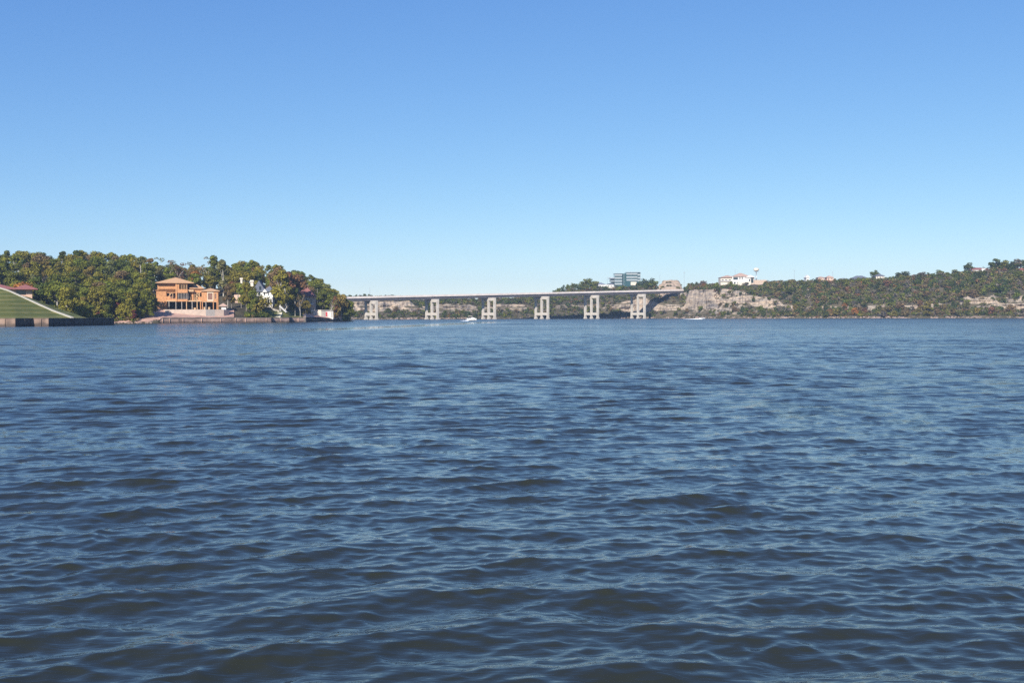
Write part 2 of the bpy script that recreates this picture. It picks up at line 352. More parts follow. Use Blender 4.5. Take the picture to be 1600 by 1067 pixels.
# ------------------------------------------------------------------ bluff on the far shore
RU = np.array([470, 540, 700, 850, 950, 1000, 1012, 1030, 1065, 1120, 1200, 1300, 1450, 1600, 1800.])
RS = np.array([940, 965, 1000, 1045, 1085, 1095, 1092, 1078, 1062, 1010, 965, 935, 912, 892, 870.])
CU = np.array([470,540,640,652,690,735,748,780,812,826,960,975,1008,1030,1070,1078,1118,1124,1128,1162,1168,1215,1225,1330,1336,1360,1366,1500,1506,1550,1560,1568,1620,1800.])
CB = np.array([7,  7,  7,  8,  7,  7,  8,  9,  9,  9,  9,  6,  5,  8,   8,   9,   9,   13,  15,  15,  12,  7,   7,   6,   4,   4,   6,   7,   8,   8,   8,   5,   5,  6.])
CT = np.array([16, 16, 16.5,11, 14, 14, 11, 14, 14, 12, 13, 17, 20, 13,  13,  27,  27,  20,  27,  25,  22,  16,  11,  9,   9,   10,  9,   11,  16,  17,  12,  14,  16, 12.])
HU = np.array([470, 540, 600, 640, 800, 850, 900, 950, 1000, 1022, 1026, 1068, 1075, 1100, 1150, 1200, 1300, 1360, 1400, 1460, 1500, 1550, 1600, 1700, 1800.])
HY = np.array([466, 466, 465, 469, 469, 463, 452, 449, 448, 448, 455, 455, 447, 447, 447.5, 443.5, 442, 440, 437, 433, 430, 424, 423, 416, 412.])
def shore(u): return np.interp(u, RU, RS)
def bluff_z(u, s):
    """smooth height of the bluff, metres behind the waterline s"""
    S = shore(u); zb = np.interp(u, CU, CB); zt = np.interp(u, CU, CT)
    zt = zt + .8 * fbm(u / 9., u * 0 + 3.3, 3) ; zb = zb + 1.0 * fbm(u / 14., u * 0 + 9.3, 3)
    zh = CAM_H + (494.1 - .0026 * (u - 800) - np.interp(u, HU, HY)) * (S + 62) / FPX
    zh = np.maximum(zh, zt + 1); b = 15 + 2.5 * fbm(u / 22., u * 0 + 1.7, 3)
    z = np.where(s < 0, s * .5, np.where(s < 2, s * .55, 1.1 + (zb - 1.1) * np.clip((s - 2) / (b - 2), 0, 1) ** 1.15))
    z = np.where(s > b, zb + (zt - zb) * np.clip((s - b) / 3.6, 0, 1), z)
    z = np.where(s > b + 3.6, zt + (zh - zt) * np.clip((s - b - 3.6) / (60 - b - 3.6), 0, 1) ** .8, z)
    z = np.where(s > 60, zh + (s - 60) * .004, z)
    return z, b, zb, zt
def make_bluff():
    us = np.arange(470, 1800, 1.6)
    ss = np.concatenate([[-14, -6, -2, -.5, 0, .4, .9], np.arange(1.5, 11, .9), np.arange(11, 22.5, .3), np.arange(23, 64, 1.3), [70, 85, 110, 150, 220, 400, 900]])
    Sg, U = np.meshgrid(ss, us, indexing='ij')
    z, b, zb, zt = bluff_z(U, Sg)
    xm = U * .56
    face = np.clip(1 - np.abs(Sg - b - 1.8) / 4.5, 0, 1) * np.clip((zt - zb) / 8, .1, 1)
    slope = np.clip(Sg / 4, 0, 1) * np.clip((140 - Sg) / 60, 0, 1)
    strata = fbm(xm / 26, z / 1.7 + 40, 3); block = fbm(xm / 5.5, z / 7, 3); flute = np.abs(fbm(xm / 2.4 + 7, z / 14, 2))
    dY = face * (3.6 * strata + 4.6 * block + 2.2 * flute)
    dY += np.where(np.abs(strata) < .06, 1.2, 0) * face
    z2 = z + slope * (1 - face) * (1.1 * fbm(xm / 7, Sg / 6, 4)) + np.where((Sg > -.6) & (Sg < 6), .9 * np.abs(fbm(xm / 2.2, Sg / 1.5, 3)), 0)
    Y = shore(U) + Sg + dY + 3.0 * fbm(xm / 30, U * 0, 3) * np.clip(1 - Sg / 30, 0, 1)
    X = (U - 800) / FPX * Y
    V = np.stack([X, Y, z2], -1).reshape(-1, 3)
    me = np_mesh('rocky_bluff', V, grid_faces(len(ss), len(us)), M['bluff'])
    tag(link('rocky_bluff', me), kind='structure')
make_bluff()
def bluff_pt(u, s):
    z = float(bluff_z(np.array([float(u)]), np.array([float(s)]))[0][0]); Y = float(shore(u)) + s
    return Vector(((u - 800) / FPX * Y, Y, z))

# ------------------------------------------------------------------ hill on the near left shore
LK = np.array([-3, 0, 3, 10, 14, 24, 45, 80, 130, 200.])
LU = np.array([-160, 100, 150, 205, 230, 255, 345, 356, 400, 440, 480, 505, 525, 538, 556.])
SU = np.array([-160, 100, 150, 205, 230, 255, 345, 424, 426, 452, 456, 476, 487, 505, 525, 538, 556.])
LS = np.array([420, 430, 436, 441, 444, 450, 472, 491, 498, 506, 518, 524, 546, 556, 572, 584, 610.])
OLDS = lambda u: np.interp(u, [205, 230, 255, 345, 356, 400, 440, 480, 505, 525, 538, 556], [443, 447, 450, 500, 508, 540, 572, 612, 640, 662, 680, 715])
LZ = np.array([
 [-1.5, .1, 1.0, 2.2, 3.0, 5.0, 9.5, 16, 23, 26],   # -160
 [-1.5, .1, 1.0, 2.2, 3.0, 5.0, 9.5, 16, 23.5, 25], # 100
 [-1.5, .1, 1.0, 2.2, 3.0, 5.0, 9.5, 16, 24, 26],   # 150
 [-1.5, .1, 1.1, 2.4, 3.2, 5.5, 9.5, 16, 23.5, 25], # 205
 [-1.5, .1, 1.3, 2.4, 3.4, 5.5, 8.0, 14, 21, 22],   # 230
 [-1.5, 1.9, 1.9, 2.6, 3.5, 5.6, 6.2, 12, 18, 19],  # 255
 [-1.5, 1.9, 1.9, 2.6, 3.5, 5.6, 6.2, 13, 18, 19],  # 345
 [-1.5, 1.9, 2.0, 3.0, 3.8, 5.6, 7.5, 14, 20, 21],  # 356
 [-1.5, 1.9, 2.0, 3.0, 4.2, 7.2, 9.6, 16, 23, 24],  # 400
 [-1.5, 1.9, 2.0, 2.9, 3.8, 6.6, 10., 16, 21, 21],  # 440
 [-1.5, 1.9, 2.0, 2.6, 3.2, 5.0, 9.0, 14, 18, 17],  # 480
 [-1.5, 1.5, 2.0, 2.3, 2.8, 4.0, 8.5, 12, 13, 12],  # 505
 [-1.5, .8, 1.2, 1.8, 2.2, 3.0, 6.0, 8, 7, 6],      # 525
 [-1.5, .2, .6, .9, 1.2, 1.8, 3.0, 3, 2, 1],        # 538
 [-3, -2.6, -2.4, -2.2, -2, -2, -2, -2, -2, -2]])   # 556
LZ[8:, 3:] *= .93
def lshore(u): return np.interp(u, SU, LS)
def left_z(u, s):
    u = np.asarray(u, float); s = np.asarray(s, float)
    cols = np.stack([np.interp(s, LK, LZ[i]) for i in range(len(LU))], 0)
    j = np.clip(np.searchsorted(LU, u) - 1, 0, len(LU) - 2); t = np.clip((u - LU[j]) / (LU[j+1] - LU[j]), 0, 1)
    return np.take_along_axis(cols, j[None], 0)[0] * (1 - t) + np.take_along_axis(cols, (j + 1)[None], 0)[0] * t
def left_pt(u, s):
    Y = float(lshore(u)) + s; return Vector(((u - 800) / FPX * Y, Y, float(left_z([u], [s])[0])))
def left_at(u, Y): return left_pt(u, Y - float(lshore(u)))
def make_left():
    us = np.arange(-160, 557, 2.0); ss = np.concatenate([[-8, -3, -1], [-.05, .35], np.arange(1, 30, 1.), np.arange(30, 140, 4.), [150, 200, 300, 600]])
    Sg, U = np.meshgrid(ss, us, indexing='ij')
    z = left_z(U.ravel(), Sg.ravel()).reshape(U.shape)
    wall = (U > 249) & (U < 530)
    z = np.where(wall & (Sg < 0), -1.5, z)
    z = z + np.where(Sg > .4, 1, 0) * np.clip(Sg / 6, 0, 1) * .35 * fbm(U * .27 / 3, Sg / 3, 4)
    z = z + np.where(~wall & (np.abs(Sg - 1.5) < 3), .5 * np.abs(fbm(U * .27 / 1.3, Sg / 1.1, 3)), 0)
    Y = lshore(U) + Sg; X = (U - 800) / FPX * Y
    me = np_mesh('wooded_hill', np.stack([X, Y, z], -1).reshape(-1, 3), grid_faces(len(ss), len(us)), M['earth'])
    tag(link('wooded_hill', me), kind='structure')
make_left()
def patch(name, u0, u1, s0, s1, material, dz, fade=0):
    us = np.linspace(u0, u1, 30); ss = np.linspace(s0, s1, 14); Sg, U = np.meshgrid(ss, us, indexing='ij')
    Sg = Sg + fade * fbm(U / 8, Sg / 4, 2)
    z = left_z(U.ravel(), Sg.ravel()).reshape(U.shape) + dz + .15 * fbm(U / 5, Sg, 3); Y = lshore(U) + Sg
    o = link(name, np_mesh(name, np.stack([(U-800)/FPX*Y, Y, z], -1).reshape(-1, 3), grid_faces(14, 30), material, True))
    tag(o, kind='structure'); return o
patch('bare_ground', 226, 366, .8, 23, M['pink_earth'], .42, 1.2)
patch('garden_lawn', 398, 474, 1.0, 19, M['lawn'], .42)
patch('shore_earth', 474, 535, .6, 20, M['pink_earth'], .38, 1.0)
patch('shore_clay', 140, 252, .3, 9, M['pink_earth'], .35, 1.5)

# ------------------------------------------------------------------ lawn point behind its sea wall
WU = [-110, 24, 52, 76, 140.]; WY = [300, 300, 307, 308, 334.]
def wz(u): return float(np.interp(u, [-110, 140], [2.35, 2.15]))
PU = np.array([-110, 0, 14, 32, 54, 80, 113.]); PY = np.array([446, 450.3, 455, 463.2, 473.2, 485, 497.])
def path_pt(u):
    Y = 322 + (113 - u) * .40; return at(u, float(np.interp(u, PU, PY)), Y)
OU = np.array([-110, 0, 30, 47, 60, 75, 99, 115, 130, 140.]); OPY = np.array([455, 457, 461, 465, 470.5, 476, 484.7, 489.5, 495, 497.8]); OY = np.array([425, 410, 400, 394, 388, 380, 365, 352, 341, 334.3])
def make_lawn():
    us = np.linspace(-110, 140, 90); rows = []
    for u in us:
        wY = float(np.interp(u, WU, WY)) + .3; a = Vector((xat(u, wY), wY, wz(u) - .02))
        b = path_pt(u) if u < 113 else a
        c = at(u, float(np.interp(u, OU, OPY)), float(np.interp(u, OU, OY)))
        if c.y < b.y: c = b.copy(); c.y += .3
        col = [a.lerp(b, t) - Vector((0, 0, .5 * math.sin(math.pi * t) * min(1, (b - a).length / 20))) for t in np.linspace(0, 1, 24)]
        col += [b.lerp(c, t) for t in np.linspace(0, 1, 10)[1:]]
        e = Vector((xat(u, 440), 441, 1.5)); col += [c.lerp(e, t) - Vector((0, 0, .5)) for t in (.3, 1)]
        rows.append(col)
    n = len(rows[0]); V = np.array([[tuple(p) for p in r] for r in rows]).reshape(-1, 3)
    V[:, 2] += .12 * fbm(V[:, 0] / 3, V[:, 1] / 3, 3)
    tag(link('sloping_lawn', np_mesh('sloping_lawn', V, grid_faces(len(us), n)[:, ::-1], M['lawn'], True)), kind='structure')
    # pale walkway down the ridge, slightly above the grass
    w = MB(); up = np.linspace(-110, 113, 40)
    P = [path_pt(u) for u in up]
    for i in range(len(P) - 1):
        a, b = P[i] + Vector((0, 0, .12)), P[i + 1] + Vector((0, 0, .12)); w.bar(a, b, .8, .3)
    tag(w.build('lawn_walkway', M['walk']), kind='structure')
make_lawn()

def wall_run(name, pts, z0, ztop, thick, mats, parent, capmat):
    for i in range(len(pts) - 1):
        a, b = Vector(pts[i]), Vector(pts[i + 1]); d = (b - a); L = d.length; n = Vector((d.y, -d.x, 0)).normalized()
        w = MB()
        A = Vector((a.x, a.y, 0)); B = Vector((b.x, b.y, 0)); T = n * -thick
        vs = [A, B, B + T, A + T]; vs = [v + Vector((0, 0, z0)) for v in vs] + [v + Vector((0, 0, ztop)) for v in vs]
        w.add(vs, [(0,3,2,1),(4,5,6,7),(0,1,5,4),(1,2,6,5),(2,3,7,6),(3,0,4,7)]); w.build('wall_panel', mats[i], parent)
        c = MB(); o = n * .12
        vs = [A + o, B + o, B + T, A + T]; vs = [v + Vector((0, 0, ztop + .004)) for v in vs] + [v + Vector((0, 0, ztop + .16)) for v in vs]
        c.add(vs, [(0,3,2,1),(4,5,6,7),(0,1,5,4),(1,2,6,5),(2,3,7,6),(3,0,4,7)]); c.build('wall_cap', capmat, parent)
        k = max(1, int(L / 5))
        for j in range(k):
            q = a + d * ((j + .5) / k) + n * .09; MB().box(-.12, .12, -.1, .1, z0, ztop - .05).build('pile', mats[i], parent).location = (q.x, q.y, 0)
sw = empty('sea_wall', label='stepped dark and tan sea wall below the sloping mown lawn', cat='sea wall')
pts = [(xat(u, y), y, 0) for u, y in zip([-110, -40, 24, 52, 76, 108, 140], [300, 300, 300, 307, 308, 319.8, 334])] + [(xat(140, 334) + 1.0, 352, 0)]
wall_run('sea_wall', pts, -1, 2.15, .5, [M['sea_wall'], M['sea_wall'], M['sea_wall'], M['sea_wall_shade'], M['sea_wall'], M['sea_wall_shade'], M['sea_wall_shade'], M['sea_wall_shade']][1:], sw, M['sea_wall'])
sw2 = empty('sea_wall', label='long low tan sea wall running under the wooden house and garden lawn', cat='sea wall')
us = [250, 258, 272, 300, 330, 360, 392, 424, 426, 452, 456, 476]
pts = [(xat(u, float(lshore(u)) - .05), float(lshore(u)) - .05, 0) for u in us]
wall_run('sea_wall', pts, -1, 1.95, .35, [M['sea_wall_pale']] * 7 + [M['sea_wall_shade'], M['sea_wall_pale'], M['sea_wall_shade'], M['sea_wall_pale']], sw2, M['retaining'])
sw3 = empty('sea_wall', label='short dark sea wall at the wooded point in front of the boathouse', cat='sea wall')
us = [477, 488, 505, 520, 532]; pts = [(xat(u, float(lshore(u)) - .05), float(lshore(u)) - .05, 0) for u in us]
wall_run('sea_wall', pts, -1, 1.25, .35, [M['sea_wall_shade'], M['sea_wall'], M['sea_wall'], M['sea_wall_shade']], sw3, M['sea_wall'])
# small timber stair/ladder at the join
ld = empty('dock_ladder', (xat(476.5, 523), 523, 0), label='pale timber dock ladder on the sea wall beside the boathouse', cat='ladder')
for x in (-.35, .35): MB().bar((x, 0, -.3), (x * .8, .5, 3.0), .12).build('rail', M['lumber_grey'], ld)
for i in range(6): MB().bar((-.33, .05 + i * .08, .1 + i * .45), (.33, .05 + i * .08, .1 + i * .45), .08).build('rung', M['lumber_grey'], ld)
# retaining wall of the building site
rw = empty('retaining_wall', label='pale curved retaining wall under the unfinished wooden house', cat='retaining wall')
us = [258, 276, 300, 322, 336, 350, 358]; ys = [468, 470, 473, 476, 478, 481, 486]; pts = [(xat(u, y), y, 0) for u, y in zip(us, ys)]
for i in range(len(us) - 1):
    a, b = Vector(pts[i]), Vector(pts[i + 1]); n = Vector(((b - a).y, -(b - a).x, 0)).normalized() * -9
    vs = [a, b, b + n, a + n]; vs = [v + Vector((0, 0, 2.2)) for v in vs] + [v + Vector((0, 0, 5.75)) for v in vs]
    MB().add(vs, [(0,3,2,1),(4,5,6,7),(0,1,5,4),(1,2,6,5),(2,3,7,6),(3,0,4,7)]).build('wall_panel', M['block_grey'] if i == 3 else M['retaining'], rw)

# ------------------------------------------------------------------ houses on the near shore
def windowed_wall(parent, wallmat, x0, x1, z0, z1, yf, wins, frame=None, t=.3, glass=None):
    """wall with real openings, cut into panels round the windows; wins = (x0, x1, z0, z1)"""
    xs = sorted({x0, x1, *[w[0] for w in wins], *[w[1] for w in wins]}); w = MB()
    for a, b in zip(xs[:-1], xs[1:]):
        cut = sorted([(q[2], q[3]) for q in wins if q[0] <= a + 1e-6 and q[1] >= b - 1e-6]); z = z0
        for c0, c1 in cut:
            if c0 > z: w.box(a, b, yf, yf + t, z, c0)
            z = c1
        if z < z1: w.box(a, b, yf, yf + t, z, z1)
    w.build('wall', wallmat, parent)
    for a, b, c, d in wins:
        f = MB(); e = .1
        f.box(a, a+e, yf-.04, yf+.12, c, d).box(b-e, b, yf-.04, yf+.12, c, d).box(a+e, b-e, yf-.04, yf+.12, c, c+e).box(a+e, b-e, yf-.04, yf+.12, d-e, d)
        fo = f.build('window', frame or M['white'], parent)
        MB().box(a+e, b-e, yf+.05, yf+.08, c+e, d-e).build('pane', glass or M['glass'], fo)

# A: red tiled roof at the frame edge
k = 395 / FPX; O = at(0, 462, 395)
hA = empty('house', O, R(23), label='low pink house with red tiled hip roof behind the sloping lawn', cat='house')
windowed_wall(hA, M['pink_wall'], 18*k, 46*k, -3, 10*k, 0, [(23*k, 37*k, .3, 9.2*k)], frame=M['brick_dark'])
bx('wall', M['pink_wall'], hA, -70*k, 46*k, .31, 14, -3, 10*k)
bx('door', M['brick_dark'], hA, -14*k, -8*k, .22, .3, 0, 9*k)
MB().hip(-75*k, 22*k, -1, 15, 10*k, 10.5*k, over=.8).build('roof', M['red_roof'], hA)
MB().hip(20*k, 52*k, -1.5, 10, 9.6*k, 7.5*k, over=.6).build('roof', M['red_roof'], hA)

# B: timber framed house under construction
k = 484 / FPX; O = Vector((xat(295, 484), 484, zat(295, 484.2, 484)))
hB = empty('unfinished_house', O, R(13), label='large unfinished house sheathed in bare orange plywood on the shore terrace', cat='house')
X = lambda p: (p - 295) * k
Z = lambda p: (484 - p) * k
def bb(name, m, x0, x1, y0, y1, zt, zb, par=hB): return bx(name, m, par, X(x0), X(x1), y0, y1, Z(zb), Z(zt))
bb('foundation_slab', M['concrete'], 258, 346, -2.2, 12, 484, 488)
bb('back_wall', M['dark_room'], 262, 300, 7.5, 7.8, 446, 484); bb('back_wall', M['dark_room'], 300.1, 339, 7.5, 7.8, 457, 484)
bb('floor_deck', M['lumber'], 262.3, 314.8, -.8, 7.4, 469.2, 471)
bb('floor_deck', M['lumber'], 276.3, 303, -.4, 7.4, 452.6, 455.6)
# left wing: stepped plywood walls
bb('wall', M['osb'], 247, 262, .2, 7, 455, 484)
bb('wall', M['osb'], 262, 276, .6, .9, 455.5, 457.6); bb('stud', M['lumber'], 266.5, 267.3, .5, .8, 457.6, 463); bb('stud', M['lumber'], 271, 271.8, .5, .8, 457.6, 466.5); MB().bar((X(262.5), .45, Z(467)), (X(270), .45, Z(457)), .3).build('brace', M['lumber'], hB); bb('partition', M['brick_dark'], 262.2, 275.8, 2.6, 2.8, 455.5, 469)
bb('wall', M['osb'], 262, 268, .25, .55, 463, 471)
bb('wall', M['osb'], 268, 276, -.25, .05, 466.5, 471)
bb('wall', M['osb'], 249, 276, .9, 7.3, 443, 452.6)
MB().hip(X(244.5), X(276), -.2, 5, Z(454.2), 2.6*k, over=.05, t=.06).build('roof', M['osb'], hB)
bb('corner_column', M['osb'], 276, 278.4, -1.5, -.9, 443, 471)
# tower: upper and middle openings
bb('wall', M['osb'], 249, 276, -.15, .6, 443, 451.8)
bb('wall', M['osb'], 278.4, 294, -1.3, -1.0, 451.9, 457.6)
bb('wall', M['osb'], 278.4, 294, -1.3, -1.0, 467.4, 471)
bb('wall', M['osb'], 278.4, 281.6, -1.3, -1.0, 444, 451.8)
bb('wall', M['osb'], 281.6, 292.4, -1.3, -1.0, 442.8, 444.6)
bb('header_beam', M['lumber'], 276, 303, -1.7, -1.32, 441.8, 443.4)
bb('side_wall', M['osb'], 292.4, 293.6, -.98, 7, 443, 457.5)
for x in (284.2, 287, 289.6, 292.4): bb('stud', M['lumber'], x, x + .75, -1.25, -.95, 444.6, 451.9)
for x in (280.2, 282.4, 284.8, 287.1, 289.5, 291.8, 294): bb('stud', M['lumber_grey'], x, x + .7, -1.25, -.95, 457.6, 467.4)
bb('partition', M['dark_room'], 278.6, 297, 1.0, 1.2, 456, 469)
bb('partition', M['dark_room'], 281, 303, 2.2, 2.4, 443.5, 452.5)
MB().hip(X(248.5), X(302), -1.6, 9.5, Z(442.6), 8.8*k, over=.5, ridge=8.0).build('roof', M['osb_roof'], hB)
# centre: recessed bay with its own roof
bb('wall', M['osb'], 297, 316, 1.2, 1.5, 449.8, 457)
bb('wall', M['osb'], 299.6, 302.4, 1.2, 1.5, 457, 471)
bb('wall', M['osb'], 309, 316, 1.2, 1.5, 463.5, 471)
bb('partition', M['brick_dark'], 296, 316, 3.2, 3.4, 455, 471)
for a, b in ((303.5, 309), (309, 304.5), (305, 311.5), (313.8, 309.6)):
    MB().bar((X(a), 1.35, Z(470)), (X(b), 1.35, Z(457)), .22).build('brace', M['lumber'], hB)
for x in (298, 303.4, 307, 311.4): bb('stud', M['lumber'], x, x + .7, 1.15, 1.4, 457, 471)
MB().hip(X(296.5), X(317.5), .6, 8.5, Z(451), 6.2*k, over=.3).build('roof', M['osb_roof'], hB)
# right block
windowed_wall(hB, M['osb'], X(315), X(340), Z(471), Z(455), -.9, [(X(324.4), X(331.6), Z(468.2), Z(457.8)), (X(334.2), X(337.4), Z(467), Z(458))], frame=M['lumber'], glass=M['brick_dark'])
fo = MB().box(X(323.2), X(332.8), -1.0, -.92, Z(458), Z(455.6)).box(X(323.2), X(332.8), -1.0, -.92, Z(470.5), Z(468.2)).box(X(323.2), X(324.4), -1.0, -.92, Z(468.2), Z(458)).box(X(331.6), X(332.8), -1.0, -.92, Z(468.2), Z(458))
fo.build('window_surround', M['housewrap'], hB)
bb('side_wall', M['osb'], 339.2, 340.4, -.55, 8, 455, 471)
MB().hip(X(315.5), X(340.5), -1.0, 8.2, Z(455.2), 4.6*k, over=.55).build('roof', M['osb_roof'], hB)
bb('floor_deck', M['lumber'], 315, 340, -.85, 7.4, 471, 472)
for x, m_ in ((260.4,'osb'), (265.5,'lumber_grey'), (275.8,'lumber_grey'), (284.5,'lumber_grey'), (291.6,'lumber'), (300,'lumber_grey'), (307.5,'lumber'), (312.6,'osb'), (315.4,'osb'), (320.8,'lumber_grey'), (332,'osb'), (337.4,'osb'), (339,'osb')):
    bb('post', M[m_], x, x + 1.15, -1.2, -.85, 471, 484)
for x in (317.2, 324.5, 303): bb('material_stack', M['lumber'], x, x + 3, -.6, .5, 479.6 if x > 310 else 480.5, 484)
bb('site_shed', M['white'], 345, 352, -3, 0, 479.2, 485.5); MB().hip(X(341.5), X(353.5), -3.6, 1.5, Z(478.6), 4.2*k, over=.2).build('shed_roof', M['salmon_roof'], hB)

# C: white house with steep grey roofs and two chimneys
k = 530 / FPX; O = Vector((xat(390, 530), 530, zat(390, 478.5, 530)))
hC = empty('house', O, R(7), label='white house with steep grey gable roof, tall chimneys and columned porch', cat='house')
X = lambda p: (p - 390) * k
Z = lambda p: (478.5 - p) * k
def bb(name, m, x0, x1, y0, y1, zt, zb, par=hC): return bx(name, m, par, X(x0), X(x1), y0, y1, Z(zb), Z(zt))
windowed_wall(hC, M['white'], X(398), X(426), Z(484), Z(455), 0, [(X(404), X(407.4), Z(462), Z(456.4)), (X(412), X(414.4), Z(462), Z(456.4)), (X(418.5), X(420.5), Z(462), Z(456.4)), (X(409), X(417), Z(478), Z(468.6)), (X(403), X(407.4), Z(477), Z(468.4)), (X(418.8), X(421.2), Z(478), Z(468.6)), (X(422.6), X(424.8), Z(478), Z(468.6))])  # lower dark panes stand in for the shade inside the porch recess
bb('wall', M['white'], 398, 426, .31, 11, 455, 484)
windowed_wall(hC, M['pink_wall'], X(366), X(398), Z(484), Z(458), 2.0, [(X(371), X(373), Z(466), Z(461)), (X(377), X(382), Z(477), Z(468)), (X(386), X(390), Z(466), Z(461))])
bb('wall', M['pink_wall'], 366, 397.9, 2.31, 11, 458, 484)
MB().gable_y(X(396), X(414), -.4, 11, Z(455.5), 17*k, over=.5).build('roof', M['grey_roof'], hC)
MB().gable_x(X(364), X(398), 1.6, 12, Z(458.5), 9*k, over=.5).build('roof', M['grey_roof'], hC)
MB().hip(X(413), X(428), -.4, 11, Z(455.5), 8*k, over=.4).build('roof', M['grey_roof'], hC)
bb('gable_window', M['glass'], 405.5, 408.5, -1.05, -.93, 447.5, 453)
MB().gable_y(X(411), X(417), -.9, 3, Z(456.5), 5*k, over=.25).build('dormer', M['white'], hC)
bb('balcony', M['white'], 402.5, 426, -2.6, -.05, 464.8, 467.4)
for x in (402.6, 408.4, 417.4, 421.6, 425): bb('porch_column', M['white'], x, x + 1.2, -2.5, -2.1, 467.4, 480)
for x in np.arange(403, 426, 2.3): bb('baluster', M['white'], x, x + .35, -2.55, -2.4, 462.4, 464.8)
bb('balcony_rail', M['white'], 402.5, 426, -2.6, -2.4, 462, 462.4)
bb('chimney', M['cream'], 390.6, 395.2, 3, 4.6, 441.5, 452); bb('chimney_cap', M['cream'], 390, 395.8, 2.8, 4.8, 437.5, 440.5); bb('chimney_pot', M['cream'], 391.4, 394.4, 3.2, 4.4, 440.6, 441.4)
bb('chimney', M['cream'], 374.6, 377.6, 5, 6.2, 436.5, 452); bb('chimney_cap', M['cream'], 373.8, 378.3, 4.8, 6.4, 433.8, 436.4)
for x in (375.8, 383.8): bb('porch_column', M['pink_wall'], x, x + 1.3, .6, 1.2, 464, 482)
bb('porch_beam', M['pink_wall'], 374, 388, .4, 1.4, 462.5, 464)
# garden fence of short white posts in front of C
gf = empty('garden_fence', (0, 0, 0), label='short cream picket fence along the terrace in front of the white house', cat='fence')
for i, u in enumerate(np.arange(400, 436, 2.1)):
    p_ = left_at(u, 518); MB().box(-.14, .14, -.1, .1, -.3, 1.3).build('fence_post', M['cream'], gf).location = p_
for a in (403, 411, 419, 427):
    MB().bar(left_at(a, 518) + Vector((0, .16, 1.0)), left_at(a + 7.9, 518) + Vector((0, .16, 1.0)), .1).build('rail', M['cream'], gf)
# steps on the garden lawn
st = empty('garden_steps', label='pale stone steps curving down the garden lawn to the sea wall', cat='steps')
for i in range(7):
    p_ = left_pt(437 - i * .5, 16 - i * 2.2); MB().box(-1.4, 1.4, -.9, .9, -.2, .55).build('step', M['walk'], st).location = p_
sl = empty('playground_slide', left_pt(443, 17), label='white slide beside a dark shelter on the garden lawn', cat='slide')
MB().bar((-1.6, 0, 3.4), (1.8, -1.5, .4), 1.1, .3).build('chute', M['white'], sl)
for x in (-1.9, -1.2): MB().bar((x, .3, 0), (x, .2, 3.3), .16).build('leg', M['metal'], sl)

# D: brown-red hip roof
k = 566 / FPX; O = Vector((xat(478, 566), 566, zat(478, 480, 566)))
hD = empty('house', O, R(8), label='tall brick house with steep brownish red roof near the wooded point', cat='house')
X = lambda p: (p - 478) * k
Z = lambda p: (480 - p) * k
def bb(name, m, x0, x1, y0, y1, zt, zb, par=hD): return bx(name, m, par, X(x0), X(x1), y0, y1, Z(zb), Z(zt))
windowed_wall(hD, M['tan_wall'], X(464.5), X(492.5), Z(486), Z(463.6), 0, [(X(484.8), X(488), Z(474), Z(466.5)), (X(478), X(481), Z(474), Z(466.5)), (X(468), X(472), Z(474), Z(466.5)), (X(468), X(472), Z(484), Z(477.6))])
bb('wall', M['tan_wall'], 464.5, 492.5, .31, 10, 463.6, 486)
MB().hip(X(463.5), X(493), -.3, 10, Z(464), 16.5*k, over=.5).build('roof', M['brown_roof'], hD)
bb('chimney', M['cream'], 465.6, 468, 4, 5, 446.2, 458)
bb('balcony', M['white'], 483, 490, -1.8, -.05, 474.4, 476.4)
# garden shed with navy roof
hS = empty('garden_shed', Vector((xat(456.5, 540), 540, zat(456.5, 488, 540))), label='small dark shelter with navy roof on the lawn left of the brick house', cat='shed')
MB().box(-1.9, 1.9, 0, 3, 0, 1.9).build('wall', M['dark_room'], hS); MB().hip(-2, 2, -.2, 3.2, 1.9, 1.5, over=.3).build('roof', M['navy'], hS)

# E: boathouse wall
k = 566 / FPX; O = Vector((xat(500, 566), 566, zat(500, 497, 566)))
hE = empty('boathouse', O, R(9), label='flat roofed pale boathouse with red and white door at the point', cat='boathouse')
X = lambda p: (p - 500) * k
Z = lambda p: (497 - p) * k
def bb(name, m, x0, x1, y0, y1, zt, zb, par=hE): return bx(name, m, par, X(x0), X(x1), y0, y1, Z(zb), Z(zt))
bb('wall', M['pink_wall'], 481, 486.6, 0, 4, 484.8, 499)
bb('wall', M['cream'], 486.6, 502, .15, 4, 484.2, 499)
bb('wall', M['block_grey'], 502, 506.4, -.1, 4, 485, 499)
bb('wall', M['white'], 506.4, 520.6, .1, 4, 485.6, 499)
bb('roof', M['block_grey'], 502, 521, -.4, 4.2, 484.4, 485.5)
bb('door', M['red'], 509, 511.6, -.02, .08, 487.4, 494.6); bb('door', M['white'], 511.8, 517.4, -.04, .07, 486.8, 495); bb('door_frame', M['block_grey'], 506.6, 508.6, -.06, .08, 486.6, 496); bb('door_frame', M['block_grey'], 518, 519, -.06, .08, 486.6, 496)

